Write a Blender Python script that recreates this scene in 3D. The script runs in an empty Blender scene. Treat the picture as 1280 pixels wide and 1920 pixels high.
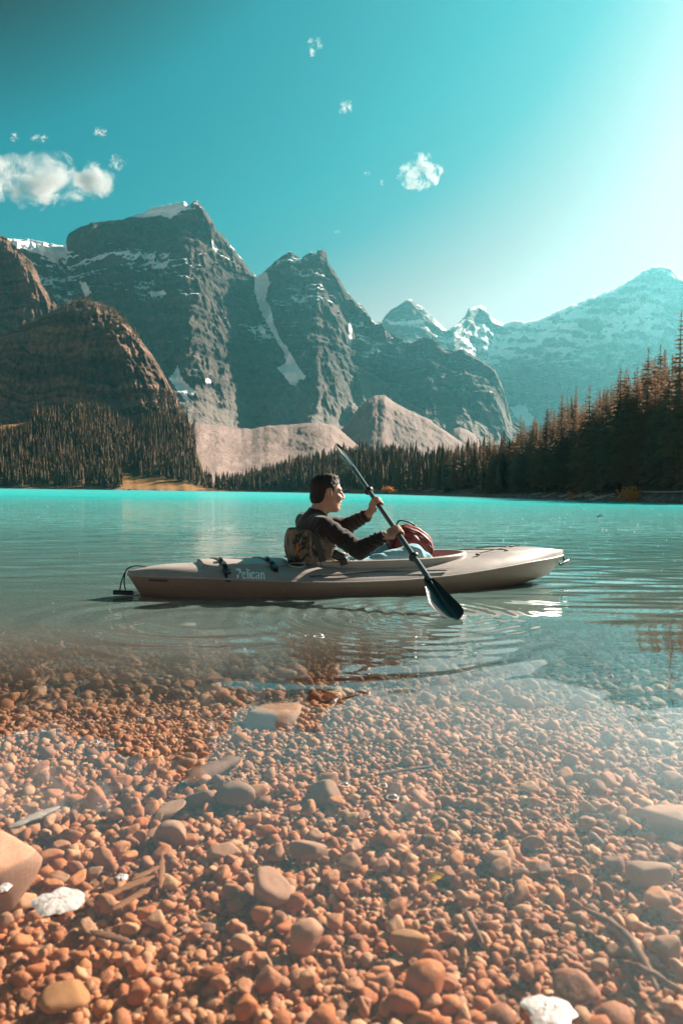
import bpy, bmesh, math, random
import numpy as np
from mathutils import Vector, Matrix, Euler

random.seed(7)
rng = np.random.default_rng(11)
SC = bpy.context.scene
COL = SC.collection
D2R = math.radians

# ------------------------------------------------------------------ camera
CAM_H = 0.62
FPX = 1280.0                       # focal length, in units of the frame's width
cam_data = bpy.data.cameras.new('camera')
cam = bpy.data.objects.new('camera', cam_data)
COL.objects.link(cam)
cam_data.sensor_fit = 'VERTICAL'
cam_data.sensor_height = 36.0
cam_data.sensor_width = 24.0
cam_data.lens = 24.0
cam_data.clip_start = 0.03
cam_data.clip_end = 30000.0
RM = Matrix.Rotation(D2R(90 - 1.67), 3, 'X') @ Matrix.Rotation(D2R(0.77), 3, 'Z')
cam.matrix_world = Matrix.Translation((0, 0, CAM_H)) @ RM.to_4x4()
cam_data.dof.use_dof = True
cam_data.dof.focus_distance = 4.3
cam_data.dof.aperture_fstop = 5.6
SC.camera = cam
R = np.array(RM)
CPOS = np.array([0, 0, CAM_H])

# ------------------------------------------------------------------ sun, sky, exposure
SUN_AZ, SUN_EL = D2R(50), D2R(31)          # azimuth measured from +Y towards +X
sun_dir = Vector((math.sin(SUN_AZ) * math.cos(SUN_EL), math.cos(SUN_AZ) * math.cos(SUN_EL), math.sin(SUN_EL)))
sd = bpy.data.lights.new('sun', 'SUN')
sd.energy = 5.0
sd.color = (1.0, 0.86, 0.72)
sd.angle = D2R(0.53)
sun = bpy.data.objects.new('sun', sd)
COL.objects.link(sun)
sun.location = (20, 20, 40)
sun.rotation_euler = sun_dir.to_track_quat('Z', 'Y').to_euler()

world = bpy.data.worlds.new('World')
SC.world = world
world.use_nodes = True
wn, wl = world.node_tree.nodes, world.node_tree.links
wn.clear()
sky = wn.new('ShaderNodeTexSky')
sky.sky_type = 'NISHITA'
sky.sun_disc = False
sky.sun_elevation = SUN_EL
sky.sun_rotation = SUN_AZ
sky.altitude = 1800
sky.air_density = 1.0
sky.dust_density = 1.6
sky.ozone_density = 1.0
bw = wn.new('ShaderNodeRGBToBW')
wl.new(sky.outputs[0], bw.inputs[0])
m1 = wn.new('ShaderNodeMath'); m1.operation = 'MULTIPLY'; m1.inputs[1].default_value = 0.1
wl.new(bw.outputs[0], m1.inputs[0])
ramp = wn.new('ShaderNodeValToRGB')
wl.new(m1.outputs[0], ramp.inputs[0])
SKY_STOPS = [(0.0, (0.0, 0.03, 0.045)), (0.16, (0.0, 0.03, 0.045)), (0.19, (0.0, 0.24, 0.31)), (0.255, (0.01, 0.31, 0.37)), (0.30, (0.06, 0.31, 0.36)),
             (0.37, (0.40, 0.39, 0.385)), (0.43, (0.66, 0.54, 0.51)), (0.60, (0.85, 0.75, 0.72)), (1.0, (1.0, 0.95, 0.92))]
el = ramp.color_ramp.elements
el[0].position, el[0].color = SKY_STOPS[0][0], (*SKY_STOPS[0][1], 1)
el[1].position, el[1].color = SKY_STOPS[-1][0], (*SKY_STOPS[-1][1], 1)
for p, c in SKY_STOPS[1:-1]:
    e = el.new(p); e.color = (*c, 1)
gain = wn.new('ShaderNodeVectorMath'); gain.operation = 'SCALE'; gain.inputs['Scale'].default_value = 2.9
wl.new(ramp.outputs[0], gain.inputs[0])
bg = wn.new('ShaderNodeBackground')
bg.inputs[1].default_value = 0.1
wl.new(gain.outputs[0], bg.inputs[0])
wo = wn.new('ShaderNodeOutputWorld')
wl.new(bg.outputs[0], wo.inputs[0])

SC.view_settings.view_transform = 'Standard'
SC.view_settings.look = 'None'
SC.view_settings.exposure = 1.75
SC.view_settings.gamma = 1.0
SC.view_settings.use_curve_mapping = False
SC.render.engine = 'CYCLES'
cy = SC.cycles
cy.use_denoising = True
cy.max_bounces = 7
cy.diffuse_bounces = 3
cy.glossy_bounces = 3
cy.transmission_bounces = 4
cy.transparent_max_bounces = 24
cy.volume_bounces = 1
cy.volume_step_rate = 0.35
cy.caustics_reflective = False
cy.caustics_refractive = False
cy.sample_clamp_indirect = 6.0

# ------------------------------------------------------------------ helpers
def ray(px, py):
    return R @ np.array([(px - 640) / FPX, -(py - 960) / FPX, -1.0])

def P(px, py, Y):
    d = ray(px, py)
    return CPOS + d * (Y / d[1])

def PZ(px, py, z):
    d = ray(px, py)
    return CPOS + d * ((z - CAM_H) / d[2])

def proj(p):
    q = (np.asarray(p, float) - CPOS) @ R
    return 640 + FPX * q[..., 0] / -q[..., 2], 960 - FPX * q[..., 1] / -q[..., 2]

def horizon_y(px):
    return 914.1 + 0.01344 * px

_perm = np.random.default_rng(5).permutation(256)
_perm = np.concatenate([_perm, _perm])
_grad = np.array([[1,1,0],[-1,1,0],[1,-1,0],[-1,-1,0],[1,0,1],[-1,0,1],[1,0,-1],[-1,0,-1],
                  [0,1,1],[0,-1,1],[0,1,-1],[0,-1,-1],[1,1,0],[-1,1,0],[0,-1,1],[0,-1,-1]], float)

def pnoise(x, y, z=0.0):
    x, y, z = np.broadcast_arrays(np.asarray(x, float), np.asarray(y, float), np.asarray(z, float))
    xi, yi, zi = np.floor(x).astype(int), np.floor(y).astype(int), np.floor(z).astype(int)
    xf, yf, zf = x - xi, y - yi, z - zi
    xi &= 255; yi &= 255; zi &= 255
    u, v, w = [t * t * t * (t * (t * 6 - 15) + 10) for t in (xf, yf, zf)]
    out = 0
    for dx in (0, 1):
        for dy in (0, 1):
            for dz in (0, 1):
                h = _perm[(_perm[(_perm[(xi + dx) & 255] + yi + dy) & 255] + zi + dz) & 255] & 15
                g = _grad[h]
                n = g[..., 0] * (xf - dx) + g[..., 1] * (yf - dy) + g[..., 2] * (zf - dz)
                out = out + n * (u if dx else 1 - u) * (v if dy else 1 - v) * (w if dz else 1 - w)
    return out

def fbm(x, y, z=0.0, octaves=4, gain=0.5):
    a, s, t = 1.0, 0.0, 0.0
    k = 1.0
    for i in range(octaves):
        s = s + a * pnoise(np.asarray(x) * k + 17.3 * i, np.asarray(y) * k - 9.1 * i, np.asarray(z) * k + 3.7 * i)
        t += a; a *= gain; k *= 2.03
    return s / t

def ridged(x, y, z=0.0, octaves=4, gain=0.5):
    a, s, t = 1.0, 0.0, 0.0
    k = 1.0
    for i in range(octaves):
        s = s + a * (1 - 2.2 * np.abs(pnoise(np.asarray(x) * k + 31.3 * i, np.asarray(y) * k + 5.1 * i, np.asarray(z) * k)))
        t += a; a *= gain; k *= 2.1
    return s / t

def sstep(a, b, x):
    t = np.clip((np.asarray(x, float) - a) / (b - a), 0, 1)
    return t * t * (3 - 2 * t)

def in_poly(px, py, poly):
    inside = np.zeros(px.shape, bool)
    n = len(poly)
    for i in range(n):
        x1, y1 = poly[i]; x2, y2 = poly[(i + 1) % n]
        if y1 == y2: continue
        c = ((y1 > py) != (y2 > py)) & (px < (x2 - x1) * (py - y1) / (y2 - y1) + x1)
        inside ^= c
    return inside

def seg_dist(px, py, line):
    d = np.full(px.shape, 1e9)
    for (x1, y1), (x2, y2) in zip(line[:-1], line[1:]):
        L = (x2 - x1) ** 2 + (y2 - y1) ** 2
        t = np.clip(((px - x1) * (x2 - x1) + (py - y1) * (y2 - y1)) / max(L, 1e-9), 0, 1)
        d = np.minimum(d, np.hypot(px - x1 - t * (x2 - x1), py - y1 - t * (y2 - y1)))
    return d

def np_mesh(name, V, F, smooth=True, attrs=None):
    V = np.asarray(V, np.float32); F = np.asarray(F, np.int32)
    k = F.shape[1]
    me = bpy.data.meshes.new(name)
    me.vertices.add(len(V)); me.vertices.foreach_set('co', V.ravel())
    me.loops.add(F.size); me.loops.foreach_set('vertex_index', F.ravel())
    me.polygons.add(len(F)); me.polygons.foreach_set('loop_start', np.arange(0, F.size, k, dtype=np.int32))
    me.polygons.foreach_set('use_smooth', np.full(len(F), smooth))
    me.update(calc_edges=True)
    for an, av in (attrs or {}).items():
        at = me.attributes.new(an, 'FLOAT', 'POINT')
        at.data.foreach_set('value', np.asarray(av, np.float32).ravel())
    return me

def grid_faces(nr, nc):
    i, j = np.meshgrid(np.arange(nr - 1), np.arange(nc - 1), indexing='ij')
    a = (i * nc + j).ravel()
    return np.stack([a, a + 1, a + nc + 1, a + nc], 1)

def link(name, me, mat=None, parent=None):
    o = bpy.data.objects.new(name, me)
    COL.objects.link(o)
    if mat is not None and not me.materials:
        for mm in (mat if isinstance(mat, (list, tuple)) else [mat]):
            me.materials.append(mm)
    if parent is not None:
        o.parent = parent
    return o

def tag(o, label=None, cat=None, group=None, kind=None):
    if label: o['label'] = label
    if cat: o['category'] = cat
    if group: o['group'] = group
    if kind: o['kind'] = kind
    return o

def empty(name, loc=(0, 0, 0), rz=0.0):
    o = bpy.data.objects.new(name, None)
    COL.objects.link(o)
    o.location = loc; o.rotation_euler = (0, 0, rz)
    o.empty_display_size = 0.1
    return o

class NT:
    """small node-tree builder"""
    def __init__(self, name):
        self.m = bpy.data.materials.new(name)
        self.m.use_nodes = True
        self.t = self.m.node_tree
        self.t.nodes.clear()
        self.out = self.t.nodes.new('ShaderNodeOutputMaterial')
    def n(self, typ, ins=None, **props):
        nd = self.t.nodes.new('ShaderNode' + typ)
        for k, v in props.items(): setattr(nd, k, v)
        for k, v in (ins or {}).items(): self.set(nd, k, v)
        return nd
    def set(self, nd, k, v):
        s = nd.inputs[k]
        if isinstance(v, bpy.types.NodeSocket): self.t.links.new(v, s)
        elif isinstance(v, bpy.types.Node): self.t.links.new(v.outputs[0], s)
        else:
            if isinstance(v, (tuple, list)) and len(v) == 3 and s.type == 'RGBA': v = (*v, 1)
            s.default_value = v
    def math(self, op, a, b=0.0, c=None, clamp=False):
        nd = self.n('Math', {0: a, 1: b}, operation=op); nd.use_clamp = clamp
        if c is not None: self.set(nd, 2, c)
        return nd.outputs[0]
    def mix(self, f, a, b, blend='MIX'):
        nd = self.t.nodes.new('ShaderNodeMix'); nd.data_type = 'RGBA'; nd.blend_type = blend
        for idx, v in ((0, f), (6, a), (7, b)):
            s = nd.inputs[idx]
            if isinstance(v, bpy.types.NodeSocket): self.t.links.new(v, s)
            else: s.default_value = (*v, 1) if isinstance(v, (tuple, list)) and len(v) == 3 else v
        return nd.outputs[2]
    def ramp(self, f, stops, interp='LINEAR'):
        nd = self.n('ValToRGB', {0: f}); cr = nd.color_ramp; cr.interpolation = interp
        cr.elements[0].position, cr.elements[0].color = stops[0][0], self.c4(stops[0][1])
        cr.elements[1].position, cr.elements[1].color = stops[-1][0], self.c4(stops[-1][1])
        for p, c in stops[1:-1]:
            e = cr.elements.new(p); e.color = self.c4(c)
        return nd.outputs[0]
    def c4(self, c):
        return (c, c, c, 1) if isinstance(c, (int, float)) else (*c, 1)
    def map_range(self, v, a, b, c=0.0, d=1.0, smooth=False):
        nd = self.n('MapRange', {0: v, 1: a, 2: b, 3: c, 4: d})
        if smooth: nd.interpolation_type = 'SMOOTHSTEP'
        return nd.outputs[0]
    def noise(self, scale, vec=None, detail=4.0, rough=0.55, dist=0.0):
        nd = self.n('TexNoise', {'Scale': scale, 'Detail': detail, 'Roughness': rough, 'Distortion': dist})
        if vec is not None: self.set(nd, 'Vector', vec)
        return nd.outputs[0]
    def coords(self, kind='Object', scale=None):
        s = self.n('TexCoord').outputs[kind]
        if scale is not None:
            s = self.n('Mapping', {'Vector': s, 'Scale': scale}).outputs[0]
        return s
    def pos(self, scale=None):
        s = self.n('NewGeometry').outputs['Position']
        if scale is not None:
            s = self.n('Mapping', {'Vector': s, 'Scale': scale}).outputs[0]
        return s
    def attr(self, name):
        return self.n('Attribute', attribute_name=name).outputs['Fac']
    def bump(self, h, strength=0.3, dist=0.01):
        return self.n('Bump', {'Height': h, 'Strength': strength, 'Distance': dist}).outputs[0]
    def done(self, color, rough=0.7, normal=None, **kw):
        b = self.n('BsdfPrincipled', {'Base Color': color, 'Roughness': rough})
        if normal is not None: self.set(b, 'Normal', normal)
        for k, v in kw.items(): self.set(b, k.replace('_', ' '), v)
        self.t.links.new(b.outputs[0], self.out.inputs[0])
        self.b = b
        return self.m

def flat_mat(name, color, rough=0.6, var=0.25, scale=30.0, bump=0.0, **kw):
    t = NT(name)
    co = t.coords('Object')
    nz = t.noise(scale, co, 4)
    c = t.mix(nz, tuple(x * (1 - var) for x in color), tuple(min(1, x * (1 + var)) for x in color))
    nrm = t.bump(t.noise(scale * 3, co, 3), bump, 0.004) if bump else None
    return t.done(c, rough, nrm, **kw)
# ------------------------------------------------------------------ haze (air between the camera and the mountains)
def build_haze():
    t = NT('haze_air')
    pv = t.n('VolumePrincipled', {'Color': (0.21, 0.74, 0.86), 'Density': HAZE_K, 'Anisotropy': 0.62, 'Absorption Color': (0, 0, 0)})
    t.t.links.new(pv.outputs[0], t.out.inputs['Volume'])
    x0, x1, y0, y1, z0, z1 = -4500, 4600, -60, 5600, -16.0, 1420.0
    V = [(x, y, z) for z in (z0, z1) for y in (y0, y1) for x in (x0, x1)]
    F = [(0, 2, 3, 1), (4, 5, 7, 6), (0, 1, 5, 4), (2, 6, 7, 3), (0, 4, 6, 2), (1, 3, 7, 5)]
    tag(link('haze', np_mesh('haze', V, F, False), t.m), kind='stuff')
HAZE_K = 0.57e-4
build_haze()

# ------------------------------------------------------------------ mountains
def rock_material(name, c0, c1, c2, snow_bias=0.0, scree=(0.30, 0.25, 0.22), scale=1.0):
    t = NT(name)
    p = t.pos()
    warp = t.noise(0.004 * scale, p, 3)
    sep = t.n('SeparateXYZ', {0: p})
    zz = t.math('ADD', sep.outputs[2], t.math('MULTIPLY', warp, 70.0))
    zz = t.math('ADD', zz, t.math('MULTIPLY', sep.outputs[0], 0.09))
    comb = t.n('CombineXYZ', {0: t.math('MULTIPLY', sep.outputs[0], 0.0016), 1: t.math('MULTIPLY', sep.outputs[1], 0.0016), 2: t.math('MULTIPLY', zz, 0.035 * scale)})
    strata = t.noise(1.0, comb, 4, 0.65)
    blot = t.noise(0.012 * scale, p, 6, 0.62)
    grain = t.noise(0.09 * scale, p, 5, 0.7)
    col = t.mix(t.map_range(strata, 0.42, 0.58), c0, c1)
    col = t.mix(t.map_range(blot, 0.42, 0.68, 0.0, 0.5), col, c2)
    jn = t.n('TexVoronoi', {'Vector': t.n('Mapping', {'Vector': p, 'Scale': (0.045 * scale, 0.045 * scale, 0.014 * scale)}).outputs[0], 'Scale': 1.0}); jn.feature = 'DISTANCE_TO_EDGE'
    joint = t.map_range(t.math('ADD', jn.outputs[0], t.math('MULTIPLY', t.math('SUBTRACT', grain, 0.5), 0.25)), 0.0, 0.16)
    col = t.mix(joint, t.mix(0.35, col, (0.0, 0.0, 0.0)), col)
    col = t.mix(t.map_range(grain, 0.3, 0.7), t.mix(0.28, col, (0.0, 0.0, 0.0)), col)
    col = t.mix(t.math('MULTIPLY', t.attr('scree'), t.map_range(grain, 0.2, 0.6, 0.75, 1.0)), col, t.mix(t.map_range(t.noise(0.05 * scale, p, 6, 0.7), 0.35, 0.65), tuple(x * 0.75 for x in scree), scree))
    nz = t.n('SeparateXYZ', {0: t.n('NewGeometry').outputs['Normal']}).outputs[2]
    s1 = t.math('ADD', t.math('MULTIPLY', nz, 1.1), t.math('MULTIPLY', t.attr('snowy'), 1.2))
    s1 = t.math('ADD', s1, t.math('MULTIPLY', t.math('SUBTRACT', grain, 0.5), 1.1))
    s1 = t.math('ADD', s1, t.math('MULTIPLY', t.math('SUBTRACT', blot, 0.5), 1.2))
    s1 = t.math('ADD', s1, t.math('MULTIPLY', t.math('SUBTRACT', strata, 0.5), 1.0))
    sn = t.map_range(s1, 1.30 - snow_bias, 1.40 - snow_bias)
    hard = t.map_range(t.math('ADD', t.attr('snow'), t.math('MULTIPLY', t.math('SUBTRACT', grain, 0.5), 0.5)), 0.42, 0.58)
    sn = t.math('MAXIMUM', sn, hard)
    col = t.mix(sn, col, (0.93, 0.94, 0.95))
    h = t.math('ADD', t.math('MULTIPLY', blot, 34.0 / scale), t.math('ADD', t.math('MULTIPLY', grain, 9.0 / scale), t.math('MULTIPLY', strata, 16.0 / scale)))
    nrm = t.bump(t.math('MULTIPLY', h, t.math('SUBTRACT', 1.0, t.math('MULTIPLY', sn, 0.8))), 0.9, 1.0)
    return t.done(col, 0.9, nrm, Specular_IOR_Level=0.1)

def interp_trace(pts, px):
    a = np.array(pts, float)
    return np.interp(px, a[:, 0], a[:, 1])

def mountain(name, ridge, Ypts, W, mat, cols, rows, zb=20.0, seed=0, prof=None, jag=2.0, jag_f=9.0, but=0.16, gul=0.10,
             strata=0.03, speriod=70.0, fine=0.03, snow_polys=(), snowy=None, scree=None, carve=None, back=0.7, tilt=0.0, taper=0.1, dens=None):
    """ridge crest traced as (x, y) at a real distance, a face falling W metres towards the lake, and a back slope"""
    px = np.linspace(ridge[0][0], ridge[-1][0], cols)
    if dens: px = np.interp(np.linspace(0, 1, cols), dens[0], dens[1])
    py = interp_trace(ridge, px) + jag * fbm(px / jag_f, seed * 3.3, 0, 4, 0.6)
    Y = interp_trace(Ypts, px) + 0.05 * W * fbm(px / 60, seed + 8.1, 0, 3)
    crest = np.array([P(a, b, c) for a, b, c in zip(px, py, Y)])
    s = np.concatenate([[0], np.cumsum(np.hypot(np.diff(crest[:, 0]), np.diff(crest[:, 1])))])
    v = np.linspace(0, 1, rows) ** 1.0
    if prof is None: prof = [(0, 0), (0.25, 0.14), (0.6, 0.42), (0.85, 0.74), (1, 1.0)]
    d = np.interp(v, [q[0] for q in prof], [q[1] for q in prof])
    H = np.maximum(crest[:, 2] - zb, 5.0)
    Hm = np.percentile(H, 80)
    kw_ = max(5, cols // 16) | 1
    kern = np.hanning(kw_ + 2)[1:-1]; kern /= kern.sum()
    sm_ = lambda a: np.convolve(np.pad(a, kw_ // 2, 'edge'), kern, 'valid')
    Zs = sm_(crest[:, 2])
    Hs = np.maximum(Zs - zb, 5.0)
    keep = (1 - v[:, None]) ** 5
    z = zb + (H[None, :] * keep + Hs[None, :] * (1 - keep)) * (1 - v[:, None])
    off = W * d[:, None] * (0.35 + 0.65 * (Hs / Hm))[None, :].clip(0.3, 1.5)
    rad = crest[:, :2] / np.linalg.norm(crest[:, :2], axis=1)[:, None]
    S, Z = np.broadcast_to(s[None, :], z.shape), z
    depth_coord = off
    tp = sstep(0, taper, v)[:, None]
    Zt = Z + tilt * S
    T = np.cumsum(np.hypot(np.diff(z, axis=0, prepend=z[:1]), np.diff(off, axis=0, prepend=off[:1])), 0)
    wS = 0.16 * Hm * fbm(S / (0.5 * Hm), T / (0.5 * Hm), seed + 2.2, 3)
    wT = 0.16 * Hm * fbm(S / (0.5 * Hm), T / (0.5 * Hm), seed + 12.2, 3)
    big = fbm((S + wS) / (0.55 * Hm), (T + wT) / (1.1 * Hm), seed, 2) * but * Hm * 1.6
    g = ridged((S + wS) / (0.30 * Hm), (T + wT) / (0.60 * Hm), seed + 4.4, 6, 0.52) * gul * Hm
    g2 = ridged((S - wT) / (0.075 * Hm), (T + wS) / (0.12 * Hm), seed + 6.1, 4, 0.6) * gul * 0.30 * Hm
    g = g + g2
    zw = Zt + 0.05 * Hm * fbm(S / (0.4 * Hm), Z / (0.4 * Hm), seed + 7.7, 4)
    ph = (zw / speriod) % 1.0
    st = np.where(ph < 0.7, ph / 0.7, (1 - ph) / 0.3)
    ph2 = (zw / (speriod * 0.37) + 0.3) % 1.0
    st = st + 0.45 * np.where(ph2 < 0.7, ph2 / 0.7, (1 - ph2) / 0.3)
    sm = 0.4 + 0.6 * sstep(-0.3, 0.4, fbm(S / 250, Z / 160, seed + 9.9, 2))
    fn = fbm((S + 0.3 * wS) / (0.030 * Hm), T / (0.085 * Hm), seed + 3.1, 4, 0.6) * fine * Hm
    low = (1 - 0.75 * sstep(0.7, 1.0, v))[:, None]
    disp = tp * low * (big + g - st * sm * strata * Hm + fn)
    rim = tp * 0 + (1 - tp) * (0.25 * fn)
    disp = disp + rim
    off2 = np.maximum(off + disp, -0.35 * W)
    X = crest[None, :, 0] - rad[None, :, 0] * off2
    Yy = crest[None, :, 1] - rad[None, :, 1] * off2
    front = np.stack([X, Yy, Z], -1)
    if carve is not None:
        qx, qy = proj(front)
        c = carve(qx, qy) * Hm
        front[..., 0] += rad[None, :, 0] * c * tp; front[..., 1] += rad[None, :, 1] * c * tp
    nb = max(6, rows // 14)
    vb = np.linspace(0, 1, nb + 1)[1:][::-1]
    backp = np.stack([crest[None, :, 0] + rad[None, :, 0] * W * back * vb[:, None], crest[None, :, 1] + rad[None, :, 1] * W * back * vb[:, None],
                      crest[None, :, 2] - H[None, :] * vb[:, None] ** 0.9], -1)
    backp[..., 2] += 0.04 * Hm * fbm(S[:1] / 120, vb[:, None] * 5, seed + 1.5, 3) * (1 - vb[:, None])
    G = np.concatenate([backp, front], 0)
    nr = G.shape[0]
    qx, qy = proj(G)
    sn = np.zeros(qx.shape)
    wob = 3.0 * fbm(qx / 8, qy / 8, seed, 3)
    for poly in snow_polys:
        sn = np.maximum(sn, in_poly(qx + wob, qy + wob[::-1], poly).astype(float))
    sy = snowy(qx, qy) if snowy else np.zeros(qx.shape)
    sr = scree(qx, qy, np.concatenate([vb * 0, v])[:, None] + 0 * qx) if scree else np.zeros(qx.shape)
    me = np_mesh(name, G.reshape(-1, 3), grid_faces(nr, cols), True, {'snow': sn, 'snowy': sy, 'scree': sr})
    o = link(name, me, mat)
    return tag(o, kind='structure')

def blobs(lst, base=0.0):
    def f(x, y):
        r = np.full(x.shape, base, float)
        for cx, cy, rx, ry, a in lst:
            r = r + a * np.exp(-((x - cx) / rx) ** 2 - ((y - cy) / ry) ** 2)
        return r
    return f

MASSIF = [(-420, 470), (-250, 440), (-120, 452), (0, 447), (60, 449), (100, 458), (123, 462), (126, 441), (135, 433), (150, 426), (170, 418), (235, 410), (250, 404),
          (272, 399), (285, 388), (300, 387), (320, 383), (345, 378), (356, 385), (362, 377), (370, 376), (378, 384), (385, 396), (400, 415), (405, 430),
          (418, 441), (430, 455), (445, 476), (455, 485), (466, 504), (479, 516), (490, 514), (498, 507), (520, 487), (540, 473), (547, 472), (553, 478), (564, 485),
          (575, 476), (586, 472), (592, 477), (596, 468), (604, 467), (612, 472), (616, 494), (625, 504), (637, 525), (650, 548), (665, 563),
          (680, 575), (692, 590), (700, 604), (716, 603), (722, 620), (740, 630), (762, 640), (785, 634), (800, 632), (818, 640), (833, 655), (850, 658), (870, 655),
          (900, 675), (926, 690), (940, 720), (950, 755), (958, 790), (985, 802), (1010, 830), (1060, 860)]
COULOIR = [(476, 512), (500, 510), (506, 530), (497, 560), (508, 575), (512, 605), (525, 635), (541, 655), (550, 672), (561, 690), (573, 705), (570, 712),
           (560, 712), (556, 724), (545, 722), (530, 702), (519, 690), (536, 680), (532, 660), (520, 640), (505, 615), (494, 595), (484, 570), (477, 545)]
CLINE = [(488, 510), (490, 545), (498, 585), (512, 620), (530, 650), (545, 690), (548, 730), (552, 790)]
SNOWS = [COULOIR,
         [(333, 685), (340, 705), (345, 715), (367, 735), (362, 742), (345, 737), (359, 750), (350, 753), (335, 735), (316, 710), (325, 700)],
         [(384, 712), (392, 709), (397, 716), (388, 721)],
         [(149, 528), (158, 527), (172, 548), (160, 556)],
         [(118, 560), (134, 564), (142, 571), (128, 570)], [(99, 552), (112, 553), (118, 560), (103, 558)],
         [(-420, 440), (-100, 440), (0, 440), (30, 447), (62, 447), (126, 462), (128, 474), (106, 492), (90, 482), (60, 472), (40, 466), (0, 470), (-420, 500)],
         [(246, 407), (285, 387), (320, 382), (350, 377), (356, 386), (338, 398), (320, 409), (300, 404), (270, 408)],
         [(396, 447), (404, 460), (412, 470), (406, 473), (398, 465)],
         [(653, 600), (659, 604), (660, 640), (655, 650)],
         [(280, 548), (308, 544), (312, 552), (285, 557)], [(483, 612), (495, 616), (499, 628), (486, 624)], [(472, 618), (480, 622), (478, 628)]]
def massif_scree(qx, qy, v):
    cone = in_poly(qx, qy, [(540, 722), (556, 722), (585, 760), (640, 815), (470, 815), (515, 765)]) * 0.55
    left = sstep(690, 790, qy) * (qx < 700) * 0.5
    s2 = in_poly(qx, qy, [(672, 690), (700, 700), (760, 750), (900, 830), (600, 840), (640, 780), (665, 740)]) * 0.7
    s3 = sstep(730, 800, qy) * (qx > 820) * 0.5
    return np.maximum.reduce([cone, left, s2, s3])
def massif_carve(qx, qy):
    d = seg_dist(qx, qy, CLINE)
    d2 = seg_dist(qx, qy, [(655, 590), (660, 640), (668, 690), (660, 745), (640, 790)])
    d3 = seg_dist(qx, qy, [(300, 520), (330, 600), (335, 680), (350, 740)])
    return 0.035 * np.exp(-(d / 17) ** 2) + 0.06 * np.exp(-(d2 / 16) ** 2) + 0.03 * np.exp(-(d3 / 22) ** 2)
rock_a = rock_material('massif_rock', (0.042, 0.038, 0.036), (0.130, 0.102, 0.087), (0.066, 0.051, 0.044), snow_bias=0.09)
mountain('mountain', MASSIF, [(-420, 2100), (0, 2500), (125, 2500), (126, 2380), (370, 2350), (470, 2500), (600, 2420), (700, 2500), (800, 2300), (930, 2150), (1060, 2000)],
         1050, rock_a, 620, 200, zb=60, seed=1, jag=4.0, jag_f=7.0, but=0.10, gul=0.105, strata=0.034, speriod=58, fine=0.024, tilt=-0.02,
         prof=[(0, 0), (0.17, 0.045), (0.22, 0.12), (0.55, 0.38), (0.8, 0.62), (0.92, 0.80), (1, 1.0)],
         snow_polys=SNOWS, carve=massif_carve, scree=massif_scree, taper=0.05,
         snowy=blobs([(110, 487, 60, 16, .75), (220, 478, 130, 12, .7), (300, 500, 60, 14, .7), (60, 520, 80, 40, .35), (430, 470, 30, 30, .45), (200, 520, 160, 40, .25), (330, 390, 60, 14, .6),
                      (290, 545, 70, 20, .4), (540, 500, 60, 30, .4), (600, 530, 60, 40, .35), (680, 610, 40, 50, .35), (760, 645, 60, 20, .25), (560, 570, 60, 40, .3),
                      (490, 620, 30, 30, .35), (135, 560, 30, 10, .3), (440, 590, 60, 40, .1), (700, 640, 60, 50, .2)], 0.0),
         dens=([0, 0.10, 0.93, 1], [-420, -20, 960, 1060]))

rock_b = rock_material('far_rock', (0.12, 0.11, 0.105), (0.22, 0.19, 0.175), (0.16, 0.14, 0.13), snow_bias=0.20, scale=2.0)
FAR = [(600, 700), (680, 640), (700, 618), (715, 603), (722, 592), (735, 579), (755, 568), (762, 562), (770, 561), (780, 570), (795, 578), (806, 590), (830, 614),
       (838, 619), (860, 605), (872, 592), (878, 578), (890, 574), (900, 571), (907, 575), (915, 583), (923, 598), (945, 607), (965, 600), (985, 604), (1000, 600), (1010, 598),
       (1030, 590), (1060, 575), (1100, 560), (1130, 549), (1165, 535), (1190, 520), (1205, 507), (1225, 501), (1240, 499), (1256, 503), (1270, 517), (1290, 526),
       (1350, 545), (1450, 530), (1600, 590), (1800, 650), (2000, 700)]
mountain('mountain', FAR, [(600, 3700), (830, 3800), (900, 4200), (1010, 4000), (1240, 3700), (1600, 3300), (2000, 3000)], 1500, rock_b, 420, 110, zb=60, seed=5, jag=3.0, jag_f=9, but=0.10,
         gul=0.09, strata=0.024, speriod=75, fine=0.03, tilt=0.22, taper=0.05,
         snow_polys=[[(955, 762), (985, 758), (990, 772), (1008, 790), (990, 800), (965, 782)], [(985, 777), (1003, 782), (1008, 793), (985, 790)], [(722, 598), (740, 604), (800, 597), (806, 603), (770, 610), (730, 609)]],
         snowy=blobs([(1100, 610, 200, 60, .42), (1230, 540, 100, 60, .35), (860, 640, 120, 50, .3), (770, 600, 70, 15, .25), (1000, 640, 120, 60, .2)], 0.05),
         scree=lambda x, y, v: 0.5 * sstep(740, 800, y))

rock_c = rock_material('cliff_rock', (0.11, 0.066, 0.047), (0.33, 0.19, 0.135), (0.075, 0.046, 0.034), snow_bias=-1.0, scale=2.4, scree=(0.25, 0.2, 0.17))
LEFT = [(-700, 420), (-500, 360), (-300, 380), (-150, 392), (-60, 415), (0, 440), (15, 448), (30, 462), (45, 478), (60, 491), (70, 510), (77, 530), (95, 560), (108, 572), (120, 577),
        (150, 610), (200, 680), (240, 760), (280, 800)]
mountain('mountain', LEFT, [(-700, 1100), (0, 1450), (280, 1350)], 520, rock_c, 300, 110, zb=20, seed=9, jag=3.0, jag_f=6, but=0.10, gul=0.11, strata=0.028, speriod=34, fine=0.04,
         prof=[(0, 0), (0.3, 0.12), (0.62, 0.3), (0.8, 0.55), (1, 1)], scree=lambda x, y, v: sstep(600, 690, y) * 0.8, dens=([0, .2, 1], [-700, -30, 280]))
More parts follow.
